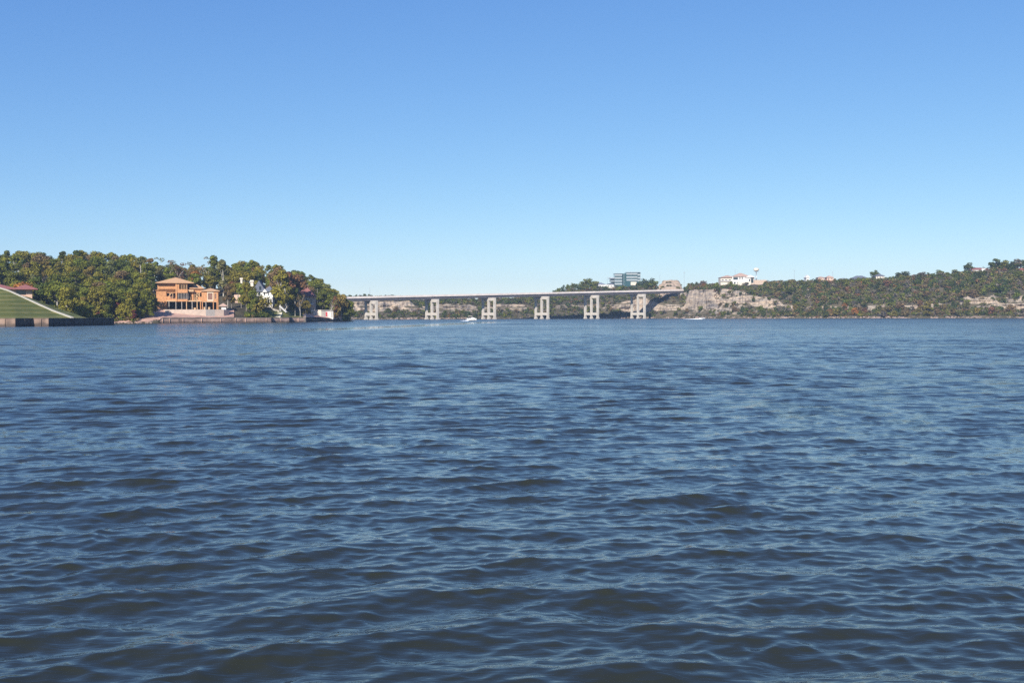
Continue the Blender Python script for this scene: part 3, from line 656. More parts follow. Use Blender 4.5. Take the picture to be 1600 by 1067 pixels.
# ------------------------------------------------------------------ bridge
def bp(t): return Vector((-111 - 5.33 + 47.9 * t, 900 + 7.74 + 33 * t, 0))
BD = Vector((47.9, 33, 0)).normalized(); BN = Vector((33, -47.9, 0)).normalized()     # along, and towards the camera
def dz(t): return 19.35 + 1.62 * t
br = empty('road_bridge', bp(0), label='long low concrete road bridge crossing the lake to the rocky bluff', cat='bridge')
BO = bp(0)
def slab(name, m, t0, t1, n0, n1, z0, z1):
    """n measured towards the camera from the line of the middle columns; z relative to the deck top"""
    vs = []
    for zz in (z0, z1):
        for t, n in ((t0, n1), (t1, n1), (t1, n0), (t0, n0)):
            q = bp(t) + BN * n - BO; vs.append((q.x, q.y, dz(t) + zz))
    return MB().add(vs, [(0,3,2,1),(4,5,6,7),(0,1,5,4),(1,2,6,5),(2,3,7,6),(3,0,4,7)]).build(name, m, br)
T0, T1 = -2.4, 6.02
ts = [T0, -1, 0, 1, 2, 3, 4, 5, T1]
for a, b in zip(ts[:-1], ts[1:]):
    slab('deck', M['deck_fascia'], a, b - .002, -10.6, 1.6, -1.25, -.95)
    slab('road_surface', M['asphalt'], a, b - .002, -10.2, 1.2, -.949, -.93)
    slab('parapet', M['deck_fascia'], a, b - .004, 1.25, 1.62, -1.6, 0)
    slab('parapet', M['deck_fascia'], a, b - .004, -10.62, -10.25, -1.3, 0)
    for n in (.6, -2.9, -6.4, -9.6): slab('girder', M['girder'], a, b - .002, n - .3, n + .3, -3.75, -1.26)
for t in np.arange(-.7, 5.8, .5):          # small lamp/sign posts on the parapet
    q = bp(t) + BN * 1.4 - BO
    if int(t * 2) % 3 == 0: MB().box(-.09, .09, -.09, .09, 0, .9).build('railing_post', M['metal'], br).location = (q.x, q.y, dz(t))
def pier(t):
    zt = dz(t) - 3.76; base = bp(t) - BO
    r = math.atan2(BN.y, BN.x)                      # local x towards the camera
    def part(name, x0, x1, y0, y1, z0, z1, m=M['concrete']):
        o = MB().box(x0, x1, y0, y1, z0, z1).build(name, m, br); o.location = base; o.rotation_euler = (0, 0, r); return o
    for n in (9.4, 0, -9.3): part('column', n - .95, n + .95, -.85, .85, -3, zt - 2.7)
    part('cap_beam', -10.4, 10.4, -.95, .95, zt - 2.7, zt)
    for a, b in ((.95, 8.45), (-8.35, -.95)): part('cross_beam', a, b, -.6, .6, 3.3, 5.7)
    for n in (9.4, 0, -9.3): part('footing', n - 1.3, n + 1.3, -1.2, 1.2, -3, 1.1)
for t in range(-1, 6): pier(t)
slab('abutment', M['concrete'], 5.96, 6.08, -10.6, 1.62, -12, -3.76)

# ------------------------------------------------------------------ buildings on the bluff
k = 1160 / FPX; O = Vector((xat(980, 1160), 1160, zat(980, 447, 1160)))
ob = empty('office_building', O, label='glass office building with pale horizontal bands on top of the bluff', cat='office building')
X = lambda p: (p - 980) * k
Z = lambda p: (447 - p) * k
def bb(name, m, x0, x1, y0, y1, zt, zb, par=ob): return bx(name, m, par, X(x0), X(x1), y0, y1, Z(zb), Z(zt))
bb('core', M['green_glass'], 961, 972.4, .4, 16, 427.2, 450); bb('core', M['green_glass'], 978.6, 996.2, .1, 17, 425.6, 450)
bb('stair_tower', M['green_glass'], 972.4, 978.6, 2.5, 14, 427.4, 450)
bb('corner_bay', M['green_glass'], 996.2, 1000.8, .6, 15, 425.6, 450)
for a, b, ys, yf in ((960.6, 972.2, (428.6, 433.2, 437.9, 442.4), 0), (978.8, 996, (426.9, 431.9, 436.3), -.3), (996.3, 1001, (428.2, 433, 437.4), .2)):
    for y in ys: bb('spandrel', M['spandrel'], a, b, yf, yf + .38, y, y + 2.5)
for a, b, yf in ((960.4, 972.4, -.1), (978.5, 1001.2, -.4)): bb('parapet', M['metal'], a, b, yf, 16, 427.1 if a < 970 else 425.2, 427.6 if a < 970 else 425.8)
bb('mullion', M['metal'], 975.2, 975.6, 2.3, 2.5, 427.4, 450); bb('roof_slab', M['metal'], 952.5, 960.3, .5, 12, 433.6, 435.2)
bb('wing', M['glass'], 953.8, 960.3, 1.2, 12, 435.2, 438.4); bb('wing', M['spandrel'], 954, 960.3, 1.0, 12, 438.4, 440); bb('wing', M['glass'], 955.4, 960.3, 1.4, 12, 440, 446)
bb('base_wall', M['cream'], 985.5, 994.5, -.8, 0, 440.6, 446)

k = 1150 / FPX; O = Vector((xat(940, 1150), 1150, zat(940, 451, 1150)))
wh = empty('low_building', O, label='low white building left of the glass office above the bridge', cat='building')
windowed_wall(wh, M['white'], -10*k, 19*k, -1, 6.2*k, 0, [(a*k, (a+2.2)*k, 1.2, 3) for a in (-7, -3, 1, 6, 10, 14)])
bx('wall', M['white'], wh, -10*k, 19*k, .31, 8, -1, 6.2*k); MB().hip(-10*k, 6*k, 0, 8, 6.2*k, 2.0, over=.4).build('roof', M['metal'], wh); MB().hip(8*k, 20*k, 0, 8, 6.25*k, 1.5, over=.4).build('roof', M['grey_roof'], wh)
bx('wall', M['cream'], wh, 2*k, 20*k, -7, -6.5, -3, 1.6)

k = 1065 / FPX; O = Vector((xat(1150, 1065), 1065, zat(1150, 449, 1065)))
ht = empty('hilltop_house', O, label='large cream house with salmon roof and balconies on the cliff top', cat='house')
X = lambda p: (p - 1150) * k
Z = lambda p: (449 - p) * k
def bb(name, m, x0, x1, y0, y1, zt, zb, par=ht): return bx(name, m, par, X(x0), X(x1), y0, y1, Z(zb), Z(zt))
windowed_wall(ht, M['cream'], X(1126), X(1143.5), Z(450), Z(434), 0, [(X(a), X(a + 4.2), Z(439.2), Z(436.6)) for a in (1127, 1132.6, 1138)])
bb('wall', M['cream'], 1126, 1143.5, .31, 12, 434, 450)
bb('balcony', M['white'], 1125.6, 1143.4, -1.4, -.05, 438.2, 439.3)
windowed_wall(ht, M['white'], X(1143.5), X(1172), Z(452), Z(432.6), -1.6, [(X(1145), X(1152.5), Z(437.4), Z(433.4)), (X(1154.5), X(1156.5), Z(436.6), Z(433)), (X(1158), X(1160), Z(436.6), Z(433)), (X(1146), X(1149), Z(443.5), Z(440.6)), (X(1151), X(1154), Z(443.5), Z(440.6)), (X(1172 - 3), X(1171.4), Z(443), Z(436))])
bb('wall', M['cream'], 1143.5, 1172, -1.29, 12, 432.6, 452)
bb('terrace_wall', M['cream'], 1152, 1172, -3.6, -1.65, 440.2, 452)
windowed_wall(ht, M['tan_wall'], X(1172), X(1178), Z(450), Z(434), -.6, [(X(1173), X(1177), Z(442.5), Z(435.5))])
bb('wall', M['tan_wall'], 1172, 1178, -.29, 11, 434, 450)
bb('side_wall', M['tan_wall'], 1178, 1198, 1, 3, 437.5, 446)
MB().hip(X(1126.5), X(1149), -.8, 12, Z(433.8), 3.4*k, over=.5).build('roof', M['salmon_roof'], ht)
MB().hip(X(1145.5), X(1171), -2, 12, Z(432.4), 5.4*k, over=.4).build('roof', M['salmon_roof'], ht)
MB().gable_y(X(1164), X(1179), -2.2, 11, Z(433.6), 3.6*k, over=.4).build('gable', M['white'], ht)
wt = empty('water_tower', Vector((xat(1181.5, 1075), 1075, zat(1181.5, 438, 1075))), label='white water tower on a slim stem beside the cream house', cat='water tower')
k = 1075 / FPX
MB().tube([(0,0,0), (0,0,2), (0,0,11*k)], [.75, .4, .4], 10).build('stem', M['metal'], wt, True)
MB().tube([(0,0,13.6*k), (0,0,14.4*k), (0,0,16*k), (0,0,18*k), (0,0,19*k), (0,0,19.4*k)], [.5, 1.9, 2.7, 2.6, 1.5, .2], 16).build('tank', M['cream'], wt, True)
MB().tube([(0,0,11*k), (0,0,13.6*k)], [.4, .6], 10).build('neck', M['metal'], wt, True)
MB().box(-3.2, 3.2, -.1, .1, 13.2*k, 13.6*k).build('catwalk', M['metal'], wt)

def small_house(px, py, Y, w, h, wallm, roofm, rh, label, cat='house', d=8, nwin=3, gable=False):
    o = empty('house', Vector((xat(px, Y), Y, zat(px, py, Y))), label=label, cat=cat); k = Y / FPX
    W = w * k / 2; H = h * k
    wins = [(-W + (i + .3) * 2 * W / nwin, -W + (i + .7) * 2 * W / nwin, H * .35, H * .8) for i in range(nwin)]
    windowed_wall(o, wallm, -W, W, -2, H, 0, wins); bx('wall', wallm, o, -W, W, .31, d, -2, H)
    (MB().gable_x(-W, W, 0, d, H, rh * k) if gable else MB().hip(-W, W, 0, d, H, rh * k, over=.5)).build('roof', roofm, o)
    return o
small_house(1262, 436.5, 1010, 4.5, 2.5, M['white'], M['white'], 4, 'tiny white steep roofed building behind the ridge trees', 'building', gable=False, nwin=2)
small_house(1283, 438, 1010, 9, 4, M['pink_wall'], M['salmon_roof'], 1.5, 'low pinkish building behind the ridge, left of the peaked pink one', 'building', nwin=3)
small_house(1297, 438, 1008, 10, 4, M['pink_wall'], M['salmon_roof'], 3, 'pink building with peaked roof behind the ridge trees', 'building', nwin=2)
small_house(1318, 438, 1005, 7, 2.5, M['white'], M['metal'], .8, 'small white flat building on the ridge right of the pink buildings', 'building', nwin=2)
small_house(1345, 440, 992, 26, 4, M['tan_wall'], M['grey_roof'], 5, 'long house with dull grey hip roof on the wooded ridge', d=10, nwin=5)
small_house(1375, 436, 985, 13, 4.5, M['cream'], M['grey_roof'], 3.4, 'cream house with dark roof beside a round green tree', nwin=3)
small_house(1457, 434, 978, 10, 2.8, M['white'], M['metal'], .8, 'small low white building between ridge trees, left of the hill houses', 'building', nwin=2)
hr = small_house(1532, 430, 962, 26, 8.5, M['white'], M['red_roof'], 3, 'white fronted house with orange red roof among tall hilltop trees', d=10, nwin=5)
bx('gable_wall', M['white'], hr, .2, 3.4, -1.5, -.05, -2, 5.6); bx('garage', M['dark_room'], hr, -6.8, -1, -.3, -.05, -1, 2.4)
small_house(1567, 432, 958, 11, 9, M['cream'], M['red_roof'], 4, 'narrow cream house with red roof, right of the white fronted house', nwin=2)
small_house(1598, 426, 950, 9, 4, M['tan_wall'], M['red_roof'], 3, 'red roofed house cut off at the right edge of the hill', nwin=2)

# earth terrace cut above the bridge end
CUT = []
def make_cutting():
    us = np.linspace(1016, 1074, 90); ss = np.linspace(0, 46, 70); Sg, U = np.meshgrid(ss, us, indexing='ij')
    Y0 = 1108; t = np.clip(Sg / 34, 0, 1); n_ = 5.0; st_ = np.floor(t * n_) / n_ + sstep(.55, 1.0, (t * n_) % 1) / n_
    top = zat(1045, 438, 1140); z = 21 + (top - 21) * np.clip(.25 * t + .75 * st_, 0, 1)
    xm = U * .66; edge = np.minimum(sstep(1014, 1042, U + 9 * fbm(Sg / 6, U / 9, 3)), 1 - sstep(1054, 1076, U + 9 * fbm(Sg / 6 + 5, U / 9, 3)))
    z = 18 + (z - 18) * edge + 1.5 * fbm(xm / 4, Sg / 5, 4); Y = Y0 + Sg + 1.6 * fbm(xm / 5, z / 2, 3)
    for i in range(110):
        a, b = random.randrange(70), random.choice([random.randrange(90), random.randrange(0, 26), random.randrange(66, 90)]); CUT.append(((U[a, b] - 800) / FPX * Y[a, b], Y[a, b], z[a, b] - .3))
    me = np_mesh('rock_cutting', np.stack([(U - 800) / FPX * Y, Y, z], -1).reshape(-1, 3), grid_faces(70, 90), M['cut_rock'])
    tag(link('rock_cutting', me), kind='structure')
make_cutting()

# thin masts
for px, py0, py1, Y, lab in ((1069, 450, 423, 1130, 'thin radio mast above the rock cutting at the bridge end'), (1031, 440, 429, 1145, 'short thin pole on the rock cutting behind the bridge'), (1148.5, 433, 421, 1085, 'thin mast rising from the roof of the cream cliff top house'), (1241, 440, 421, 1030, 'thin pole on the ridge between cream house and pink buildings'), (1301, 438, 424, 1015, 'thin pole beside the peaked pink building'), (949, 449, 432, 1165, 'thin lamp pole left of the glass office building'), (578, 466, 449, 1010, 'thin pole above the left end of the bridge deck')):
    a = at(px, py0, Y); o = empty('mast', a, label=lab, cat='mast'); h = (py0 - py1) * Y / FPX
    MB().tube([(0,0,-2), (0,0,h)], [.16, .09], 6).build('pole', M['metal'], o); MB().box(-.5, .5, -.05, .05, h * .86, h * .9).build('crossarm', M['metal'], o)

# ------------------------------------------------------------------ boats
def hull(L, W, H, bow=.45):
    m_ = MB(); st = [(0, 1, 0), (.3, 1, 0), (.6, .92, .05), (.82, .6, .2), (1, .03, .42)]; n = 5
    for x, w, lift in st:
        yw = W / 2 * w
        m_.v += [(x*L - L/2, -yw, H + lift*H*.8), (x*L - L/2, -yw*.8, H*.2 + lift*H), (x*L - L/2, 0, -.35 + lift*H*1.4), (x*L - L/2, yw*.8, H*.2 + lift*H), (x*L - L/2, yw, H + lift*H*.8)]
    for i in range(len(st) - 1):
        for j in range(n - 1): m_.f.append((i*n+j, (i+1)*n+j, (i+1)*n+j+1, i*n+j+1))
        m_.f.append((i*n+4, (i+1)*n+4, (i+1)*n, i*n))
    m_.f.append((0, 1, 2, 3, 4)); return m_
bt = empty('motor_boat', (xat(737.5, 610), 610, .25), R(-16), label='white cabin cruiser with tan canopy heading right in front of the bridge', cat='boat')
bt.scale = (.85, .85, .85); hull(6.2, 2.5, 1.0).build('hull', M['gelcoat'], bt)
MB().add([(-.6,-1,1.0),(1.9,-.6,1.25),(1.9,.6,1.25),(-.6,1,1.0),(-.4,-.85,1.9),(.6,-.6,1.8),(.6,.6,1.8),(-.4,.85,1.9)], [(0,1,5,4),(1,2,6,5),(2,3,7,6),(3,0,4,7),(4,5,6,7)]).build('cabin', M['gelcoat'], bt)
MB().add([(.62,-.56,1.81),(1.5,-.5,1.42),(1.5,.5,1.42),(.62,.56,1.81)], [(0,1,2,3)]).build('windscreen', M['glass'], bt)
MB().box(-.3, .5, -.92, -.86, 1.25, 1.65).build('side_window', M['glass'], bt)
MB().add([(-2.3,-1.05,2.75),(.3,-1.0,2.8),(.3,1.0,2.8),(-2.3,1.05,2.75),(-2.2,-.8,3.0),(.2,-.8,3.05),(.2,.8,3.05),(-2.2,.8,3.0)], [(0,3,2,1),(0,1,5,4),(1,2,6,5),(2,3,7,6),(3,0,4,7),(4,5,6,7)]).build('canopy', M['canvas'], bt)
for x, y in ((-2.2, -1), (-2.2, 1), (.2, -.95), (.2, .95)): MB().bar((x, y, 1.0), (x, y, 2.8), .07).build('canopy_post', M['metal'], bt)
MB().box(-3.35, -2.95, -.35, .35, -.1, 1.5).build('outboard_motor', M['gelcoat'], bt)
MB().box(-1.9, -1.2, -.8, .8, .95, 1.45).build('seat', M['white'], bt)
# distant runabout with foam wake
rb = empty('speedboat', (xat(1096.5, 800), 800, .2), R(8), label='tiny white speedboat close to the cliff right of the bridge', cat='boat')
hull(4.6, 1.9, .7).build('hull', M['gelcoat'], rb)
MB().add([(0,-.7,.75),(.5,-.6,.8),(.5,.6,.8),(0,.7,.75),(-.1,-.65,1.25),(-.1,.65,1.25)], [(0,1,4),(1,2,5,4),(2,3,5),(3,0,4,5)]).build('windscreen', M['glass'], rb)
MB().box(-2.6, -2.3, -.25, .25, 0, 1.0).build('outboard_motor', M['dark_room'], rb)
def foam(name, pts, w0, w1, h, label, n=170):
    m_ = MB(); g = random.Random(5)
    for i in range(n):
        t = g.random(); p0 = Vector(pts[0]).lerp(Vector(pts[1]), t); w = w0 + (w1 - w0) * t
        s_ = g.uniform(.25, .8); x = p0.x + g.uniform(-1.5, 1.5); y = p0.y + g.gauss(0, w * .5); hz = h * (1 - t) * g.uniform(.3, 1) + .06
        m_.add([(x-s_*1.6,y-s_*.4,0),(x+s_*1.6,y-s_*.4,0),(x+s_*1.3,y+s_*.4,.02),(x-s_*1.3,y+s_*.4,.02),(x,y,hz)], [(0,1,4),(1,2,4),(2,3,4),(3,0,4)])
    o = m_.build(name, M['foam']); tag(o, label, 'wake', kind='stuff')
foam('wake_foam', [(xat(1094, 800), 800, 0), (xat(1070, 798), 798, 0)], .7, 1.6, .55, 'white foam wake trailing the tiny speedboat', 200)
foam('wake_foam', [(xat(731, 612), 612, 0), (xat(724, 608), 608, 0)], .8, 1.3, .35, 'thin foam behind the cabin cruiser', 30)

# ------------------------------------------------------------------ trees
def leaves(g, centres, radii, n, size, flat=.75, under=.35):
    V = []; 
    for c, r_ in zip(centres, radii):
        m_ = int(n * (r_ / np.mean(radii)) ** 2)
        d = g.normal(size=(m_, 3)); d /= np.linalg.norm(d, axis=1)[:, None]
        keep = (d[:, 2] > -under) | (g.random(m_) < .3); d = d[keep]; m_ = len(d)
        p = c + d * (r_ * (g.random(m_)[:, None] * .45 + .62)) * np.array([1, 1, flat])
        nrm = d + g.normal(size=(m_, 3)) * .55; nrm[:, 2] += .25; nrm /= np.linalg.norm(nrm, axis=1)[:, None]
        a = np.cross(nrm, g.normal(size=(m_, 3))); a /= np.linalg.norm(a, axis=1)[:, None]; b = np.cross(nrm, a)
        s = (size * g.uniform(.6, 1.35, m_))[:, None]; s2 = s * g.uniform(.55, 1, m_)[:, None]
        V.append(np.stack([p - a*s - b*s2*.5, p + a*s*.4 - b*s2, p + a*s + b*s2*.5, p - a*s*.3 + b*s2], 1))
    V = np.concatenate(V); return V.reshape(-1, 3)
def crown_mesh(name, seed, kind):
    g = np.random.default_rng(seed)
    if kind == 'oak':       # unit: 14 m tall
        nl = 20; c = []; r_ = []
        for i in range(nl):
            a = g.uniform(0, 6.28); z = g.uniform(3.6, 12.4); e = math.sqrt(max(.05, 1 - ((z - 7.4) / 5.9) ** 2)); q = g.uniform(.3, 1) * 4.2 * e
            c.append([q*math.cos(a), q*math.sin(a), z]); r_.append(g.uniform(1.4, 2.4))
        V = leaves(g, np.array(c), np.array(r_), 170, .34)
    elif kind == 'tall':
        nl = 15; c = []; r_ = []
        for i in range(nl):
            a = g.uniform(0, 6.28); z = g.uniform(4, 13.6); q = g.uniform(.2, 1) * 2.6 * (1 - max(0, z - 9) / 8)
            c.append([q*math.cos(a), q*math.sin(a), z]); r_.append(g.uniform(1.0, 1.7))
        V = leaves(g, np.array(c), np.array(r_), 150, .33)
    elif kind == 'sparse':
        nl = 16; c = []; r_ = []
        for i in range(nl):
            a = g.uniform(0, 6.28); z = g.uniform(6.5, 13.6); q = g.uniform(.4, 1) * 4.0
            c.append([q*math.cos(a), q*math.sin(a), z]); r_.append(g.uniform(.8, 1.5))
        V = leaves(g, np.array(c), np.array(r_), 60, .2)
    elif kind == 'bushy':    # unit: 8 m tall, crown down to the ground
        nl = 14; c = []; r_ = []
        for i in range(nl):
            a = g.uniform(0, 6.28); z = g.uniform(1.2, 6.9); q = g.uniform(.2, 1) * 2.6 * math.sqrt(max(.1, 1 - ((z - 3.4) / 4.2) ** 2))
            c.append([q*math.cos(a), q*math.sin(a), z]); r_.append(g.uniform(.9, 1.5))
        V = leaves(g, np.array(c), np.array(r_), 110, .25, flat=.85, under=1)
    elif kind == 'juniper':  # unit: 6 m tall
        c = [[g.normal(0, .5), g.normal(0, .5), z] for z in np.linspace(.9, 5.2, 9)]; r_ = [1.65 * (1 - (z[2] / 7.2)) + .25 for z in c]
        V = leaves(g, np.array(c), np.array(r_), 80, .24, flat=.9, under=1)
    else:                    # scrub, 5 m tall rounded low
        nl = 8; c = []; r_ = []
        for i in range(nl):
            a = g.uniform(0, 6.28); q = g.uniform(0, 1.7); c.append([q*math.cos(a), q*math.sin(a), g.uniform(1.2, 4.2 - q*.5)]); r_.append(g.uniform(.8, 1.4))
        V = leaves(g, np.array(c), np.array(r_), 85, .25, flat=.85, under=1)
    return np_mesh(name, V, np.arange(len(V)).reshape(-1, 4), M['leaf']), np.array(c)
def trunk_mesh(name, seed, H, cs, r0, m_, limbs=6):
    g = random.Random(seed); b = MB(); top = H * .72; w = [g.uniform(-.3, .3) for _ in range(4)]
    b.tube([(0,0,-1), (w[0]*.3,0,H*.2), (w[1]*.8,w[2]*.6,H*.45), (w[1],w[3],top)], [r0*1.25, r0, r0*.75, r0*.3], 6)
    for c in list(cs)[:limbs]:
        z = g.uniform(.3, .55) * H; z = min(z, c[2] - .3)
        b.tube([(w[1]*.5,w[2]*.4,z), ((c[0])*.5, c[1]*.5, z + (c[2]-z)*.6), tuple(c)], [r0*.45, r0*.28, r0*.1], 5)
    me = bpy.data.meshes.new(name); me.from_pydata(b.v, [], b.f); me.materials.append(m_); me.update(); return me
KIND = {}
for kd, H, r0, seeds in (('oak', 14, .3, 6), ('tall', 14, .24, 4), ('sparse', 14, .22, 3), ('juniper', 6, .12, 4), ('scrub', 5, .10, 5), ('bushy', 8, .2, 5)):
    L = []
    for s in range(seeds):
        cm, cs = crown_mesh('crown', 100 + s * 7 + len(kd), kd)
        L.append((cm, trunk_mesh('trunk', s, H, cs, r0, M['bark'], 11 if kd == 'sparse' else 5 if kd in ('oak', 'tall') else 3),
                  trunk_mesh('trunk', s, H, cs, r0, M['bark_pale'], 11 if kd == 'sparse' else 5 if kd in ('oak', 'tall') else 3)))
    KIND[kd] = (L, H)
GREENS = {'sage': (.125, .118, .036), 'mid': (.120, .132, .018), 'dark': (.064, .080, .014), 'olive': (.175, .158, .022), 'yellow': (.17, .135, .03), 'orange': (.25, .11, .025), 'rust': (.16, .085, .04),
          'red': (.15, .040, .032), 'brown': (.15, .105, .045), 'grey': (.14, .12, .085), 'juniper': (.060, .080, .022), 'pale': (.15, .15, .05)}
def tree(name, kd, loc, h, colour, label, group=None, pale=False, wid=1.0, cat='tree'):
    L, H = KIND[kd]; i = random.randrange(len(L)); s = h / H; g = random.uniform(.86, 1.16)
    o = empty(name, loc, random.uniform(0, 6.28), label=label, cat=cat, group=group); o.scale = (s * wid, s * wid, s)
    c = link('crown', L[i][0], o); c.color = tuple(x * 1.14 * g * random.uniform(.94, 1.06) for x in GREENS[colour]) + (1,)
    link('trunk', L[i][2 if pale else 1], o); return o

HOUSES = [(0 - 80, 58, 395, 395), (240, 352, 428, 484), (396, 430, 440, 530), (372, 396, 434, 530), (474, 496, 440, 566), (481, 522, 470, 566)]  # u0,u1,ytop,Y
# single trees that stand out
S_ = [  # u, Y, base y (None = ground), height m, kind, colour, name, pale, label, width
 (35, 412, 462, 5.2, 'oak', 'orange', 'maple_tree', 0, 'small orange tree just behind the red tiled roof', 1),
 (131, 440, 493, 7.5, 'oak', 'yellow', 'maple_tree', 0, 'yellow and orange tree at the wood edge right of the sloping lawn', .9),
 (135, 446, 480, 6, 'tall', 'orange', 'maple_tree', 0, 'orange topped tree behind the yellow one right of the lawn', .9),
 (66, 535, 408, 4, 'oak', 'brown', 'oak_tree', 0, 'brownish crown high in the left wood above the red tiled roof', 1.0),
 (240, 545, 452, 17, 'sparse', 'pale', 'oak_tree', 1, 'tall pale trunked tree with thin crown left of the wooden house', 1),
 (262, 550, 452, 15, 'sparse', 'pale', 'oak_tree', 1, 'thin crowned tree behind the left corner of the plywood roof', .9),
 (277, 556, 452, 14, 'sparse', 'rust', 'bare_tree', 1, 'nearly bare reddish tree directly behind the plywood roof peak', 1.2),
 (285, 566, 450, 13, 'sparse', 'brown', 'bare_tree', 1, 'nearly bare brown tree behind the plywood roof, right of its peak', 1.1),
 (307, 560, 447, 8, 'oak', 'orange', 'maple_tree', 0, 'orange tree rising behind the right slope of the plywood roof', .8),
 (314, 572, 453, 18, 'sparse', 'brown', 'oak_tree', 1, 'tall brownish thin crowned tree right of the orange one', 1.1),
 (326, 575, 455, 17, 'sparse', 'pale', 'oak_tree', 1, 'tall thin crowned tree above the right wing of the wooden house', 1.1),
 (336, 578, 458, 19, 'tall', 'mid', 'oak_tree', 0, 'tall green tree reaching highest behind the wooden house', .9),
 (349, 580, 455, 16, 'tall', 'pale', 'oak_tree', 1, 'tall pale green tree between wooden house and white house', .9),
 (362, 545, 482, 13.5, 'oak', 'yellow', 'maple_tree', 0, 'yellowish tree standing left of the white house', .75),
 (356, 540, 478, 11, 'tall', 'brown', 'oak_tree', 1, 'slender brownish tree by the site shed', .8),
 (369, 575, 466, 9, 'oak', 'red', 'maple_tree', 0, 'red tree behind the pale chimney of the white house', 1),
 (382, 585, 462, 13, 'oak', 'olive', 'oak_tree', 0, 'olive tree between the two pale chimneys', 1),
 (377, 550, 468, 9, 'oak', 'mid', 'oak_tree', 0, 'green tree covering the foot of the left chimney', .8),
 (385, 548, 468, 8.5, 'oak', 'olive', 'oak_tree', 0, 'olive tree hiding the grey roof below the two chimneys', .9),
 (386, 552, 481, 10, 'oak', 'olive', 'oak_tree', 0, 'olive tree in front of the pink side of the white house', .9),
 (397, 549, 482, 9.5, 'oak', 'mid', 'oak_tree', 0, 'green tree in front of the white house at its left porch column', .8),
 (405, 556, 470, 3.8, 'scrub', 'yellow', 'oak_sapling', 0, 'golden sapling touching the porch of the white house', 1),
 (438, 590, 481, 20, 'tall', 'olive', 'oak_tree', 1, 'tall olive tree with white trunk right of the white house', 1.0),
 (446, 596, 480, 15, 'tall', 'olive', 'oak_tree', 1, 'olive tree with pale trunk left of the brick house', 1.0),
 (433, 606, 470, 19, 'oak', 'brown', 'oak_tree', 0, 'brownish tree above the lawn right of the white house', .8),
 (448, 618, 452, 10, 'oak', 'rust', 'maple_tree', 0, 'rust orange crown above the olive trees left of the brick house', .9),
 (461, 602, 480, 10, 'tall', 'dark', 'oak_tree', 1, 'dark tree with white trunk at the left wall of the brick house', .9),
 (469, 598, 486, 9, 'sparse', 'brown', 'oak_tree', 1, 'thin brownish tree in front of the brick house', .8),
 (477, 600, 487, 6.5, 'oak', 'yellow', 'oak_sapling', 0, 'small golden tree at the foot of the brick house', .8),
 (460, 625, 448, 8, 'oak', 'rust', 'maple_tree', 0, 'rusty tree behind the roof of the brick house', 1),
 (511, 636, 485, 7.5, 'sparse', 'pale', 'leaning_tree', 1, 'tree with pale leaning trunk behind the boathouse', .7),
 (524, 655, 485, 9, 'tall', 'rust', 'oak_tree', 0, 'reddish brown tree right of the boathouse door', .7),
 (533, 672, 478, 7.5, 'oak', 'yellow', 'maple_tree', 0, 'yellow and orange tree at the tip of the wooded point by the bridge', .8),
 (209, 445, 496, 3.2, 'oak', 'red', 'maple_bush', 0, 'small red bush low in the trees left of the wooden house', 1),
 (182, 446, 476, 4.5, 'oak', 'red', 'maple_tree', 0, 'dark red tree at the edge of the left wood above the shore', 1),
 (155, 440, 499, 4, 'oak', 'red', 'maple_bush', 0, 'red bush on the clay shore right of the sloping lawn', 1),
]
for u, Y, py, h, kd, c, nm, pale, lab, w in S_:
    if u > 205: Y0 = Y; Y = max(Y - float(OLDS(u) - lshore(u)), float(lshore(u)) + 2); h *= Y / Y0
    base = at(u, py, Y); gz = left_at(u, Y).z
    if base.z > gz: h += (base.z - gz); base.z = gz
    o = tree(nm, kd, base, h, c, lab, pale=bool(pale), wid=w)
    if nm == 'leaning_tree': o.rotation_euler = (0, R(24), 0)
# front edge of the wood: big trees placed by hand
F_ = [(158, 441, 14, 'oak', 'olive', .9), (172, 443, 13, 'oak', 'mid', .9), (186, 448, 12, 'oak', 'olive', .9), (198, 446, 13, 'oak', 'mid', .95), (210, 448, 12.5, 'oak', 'olive', .9), (222, 452, 12, 'oak', 'mid', .95),
      (232, 455, 10.5, 'oak', 'olive', .85), (240, 458, 8.5, 'oak', 'mid', .8), (204, 444, 8, 'oak', 'olive', 1), (219, 448, 7, 'oak', 'mid', 1), (234, 452, 6, 'oak', 'mid', 1), (190, 443, 6, 'oak', 'olive', 1), (165, 440, 7, 'oak', 'mid', 1), (150, 440, 6.5, 'oak', 'olive', .9),
      (106, 400, 13, 'oak', 'olive', .9), (90, 408, 14, 'oak', 'mid', .9), (118, 405, 12, 'oak', 'mid', .9), (74, 415, 13, 'oak', 'dark', .9), (60, 420, 13, 'tall', 'dark', 1), (128, 425, 12, 'oak', 'olive', .8), (142, 432, 12, 'oak', 'mid', .8)]
for u, Y, h, kd, c, w in F_:
    z = float(left_at(u, max(Y, float(lshore(u)) + 1)).z)
    if Y < 436: z = float(at(u, np.interp(u, OU, OPY), np.interp(u, OU, OY)).z) - 1.5 - (Y - np.interp(u, OU, OY)) * .05
    front = ('on the clay shore' if h < 9 else 'above the clay shore') + (' next to the sea wall end' if u < 172 else ' midway to the wooden house' if u < 212 else ' close to the wooden house') if u > 145 else 'behind the sloping lawn' + (' near the red roof' if u < 80 else ' at its middle' if u < 112 else ' at its right end')
    tree('oak_tree', kd, (xat(u, Y), Y, z), h, c, {'olive': 'olive', 'mid': 'green', 'dark': 'dark green'}[c] + (' low' if h < 9 else ' tall') + ' leafy tree ' + front, group=c + ' trees ' + front, wid=w, pale=u in (90, 106))
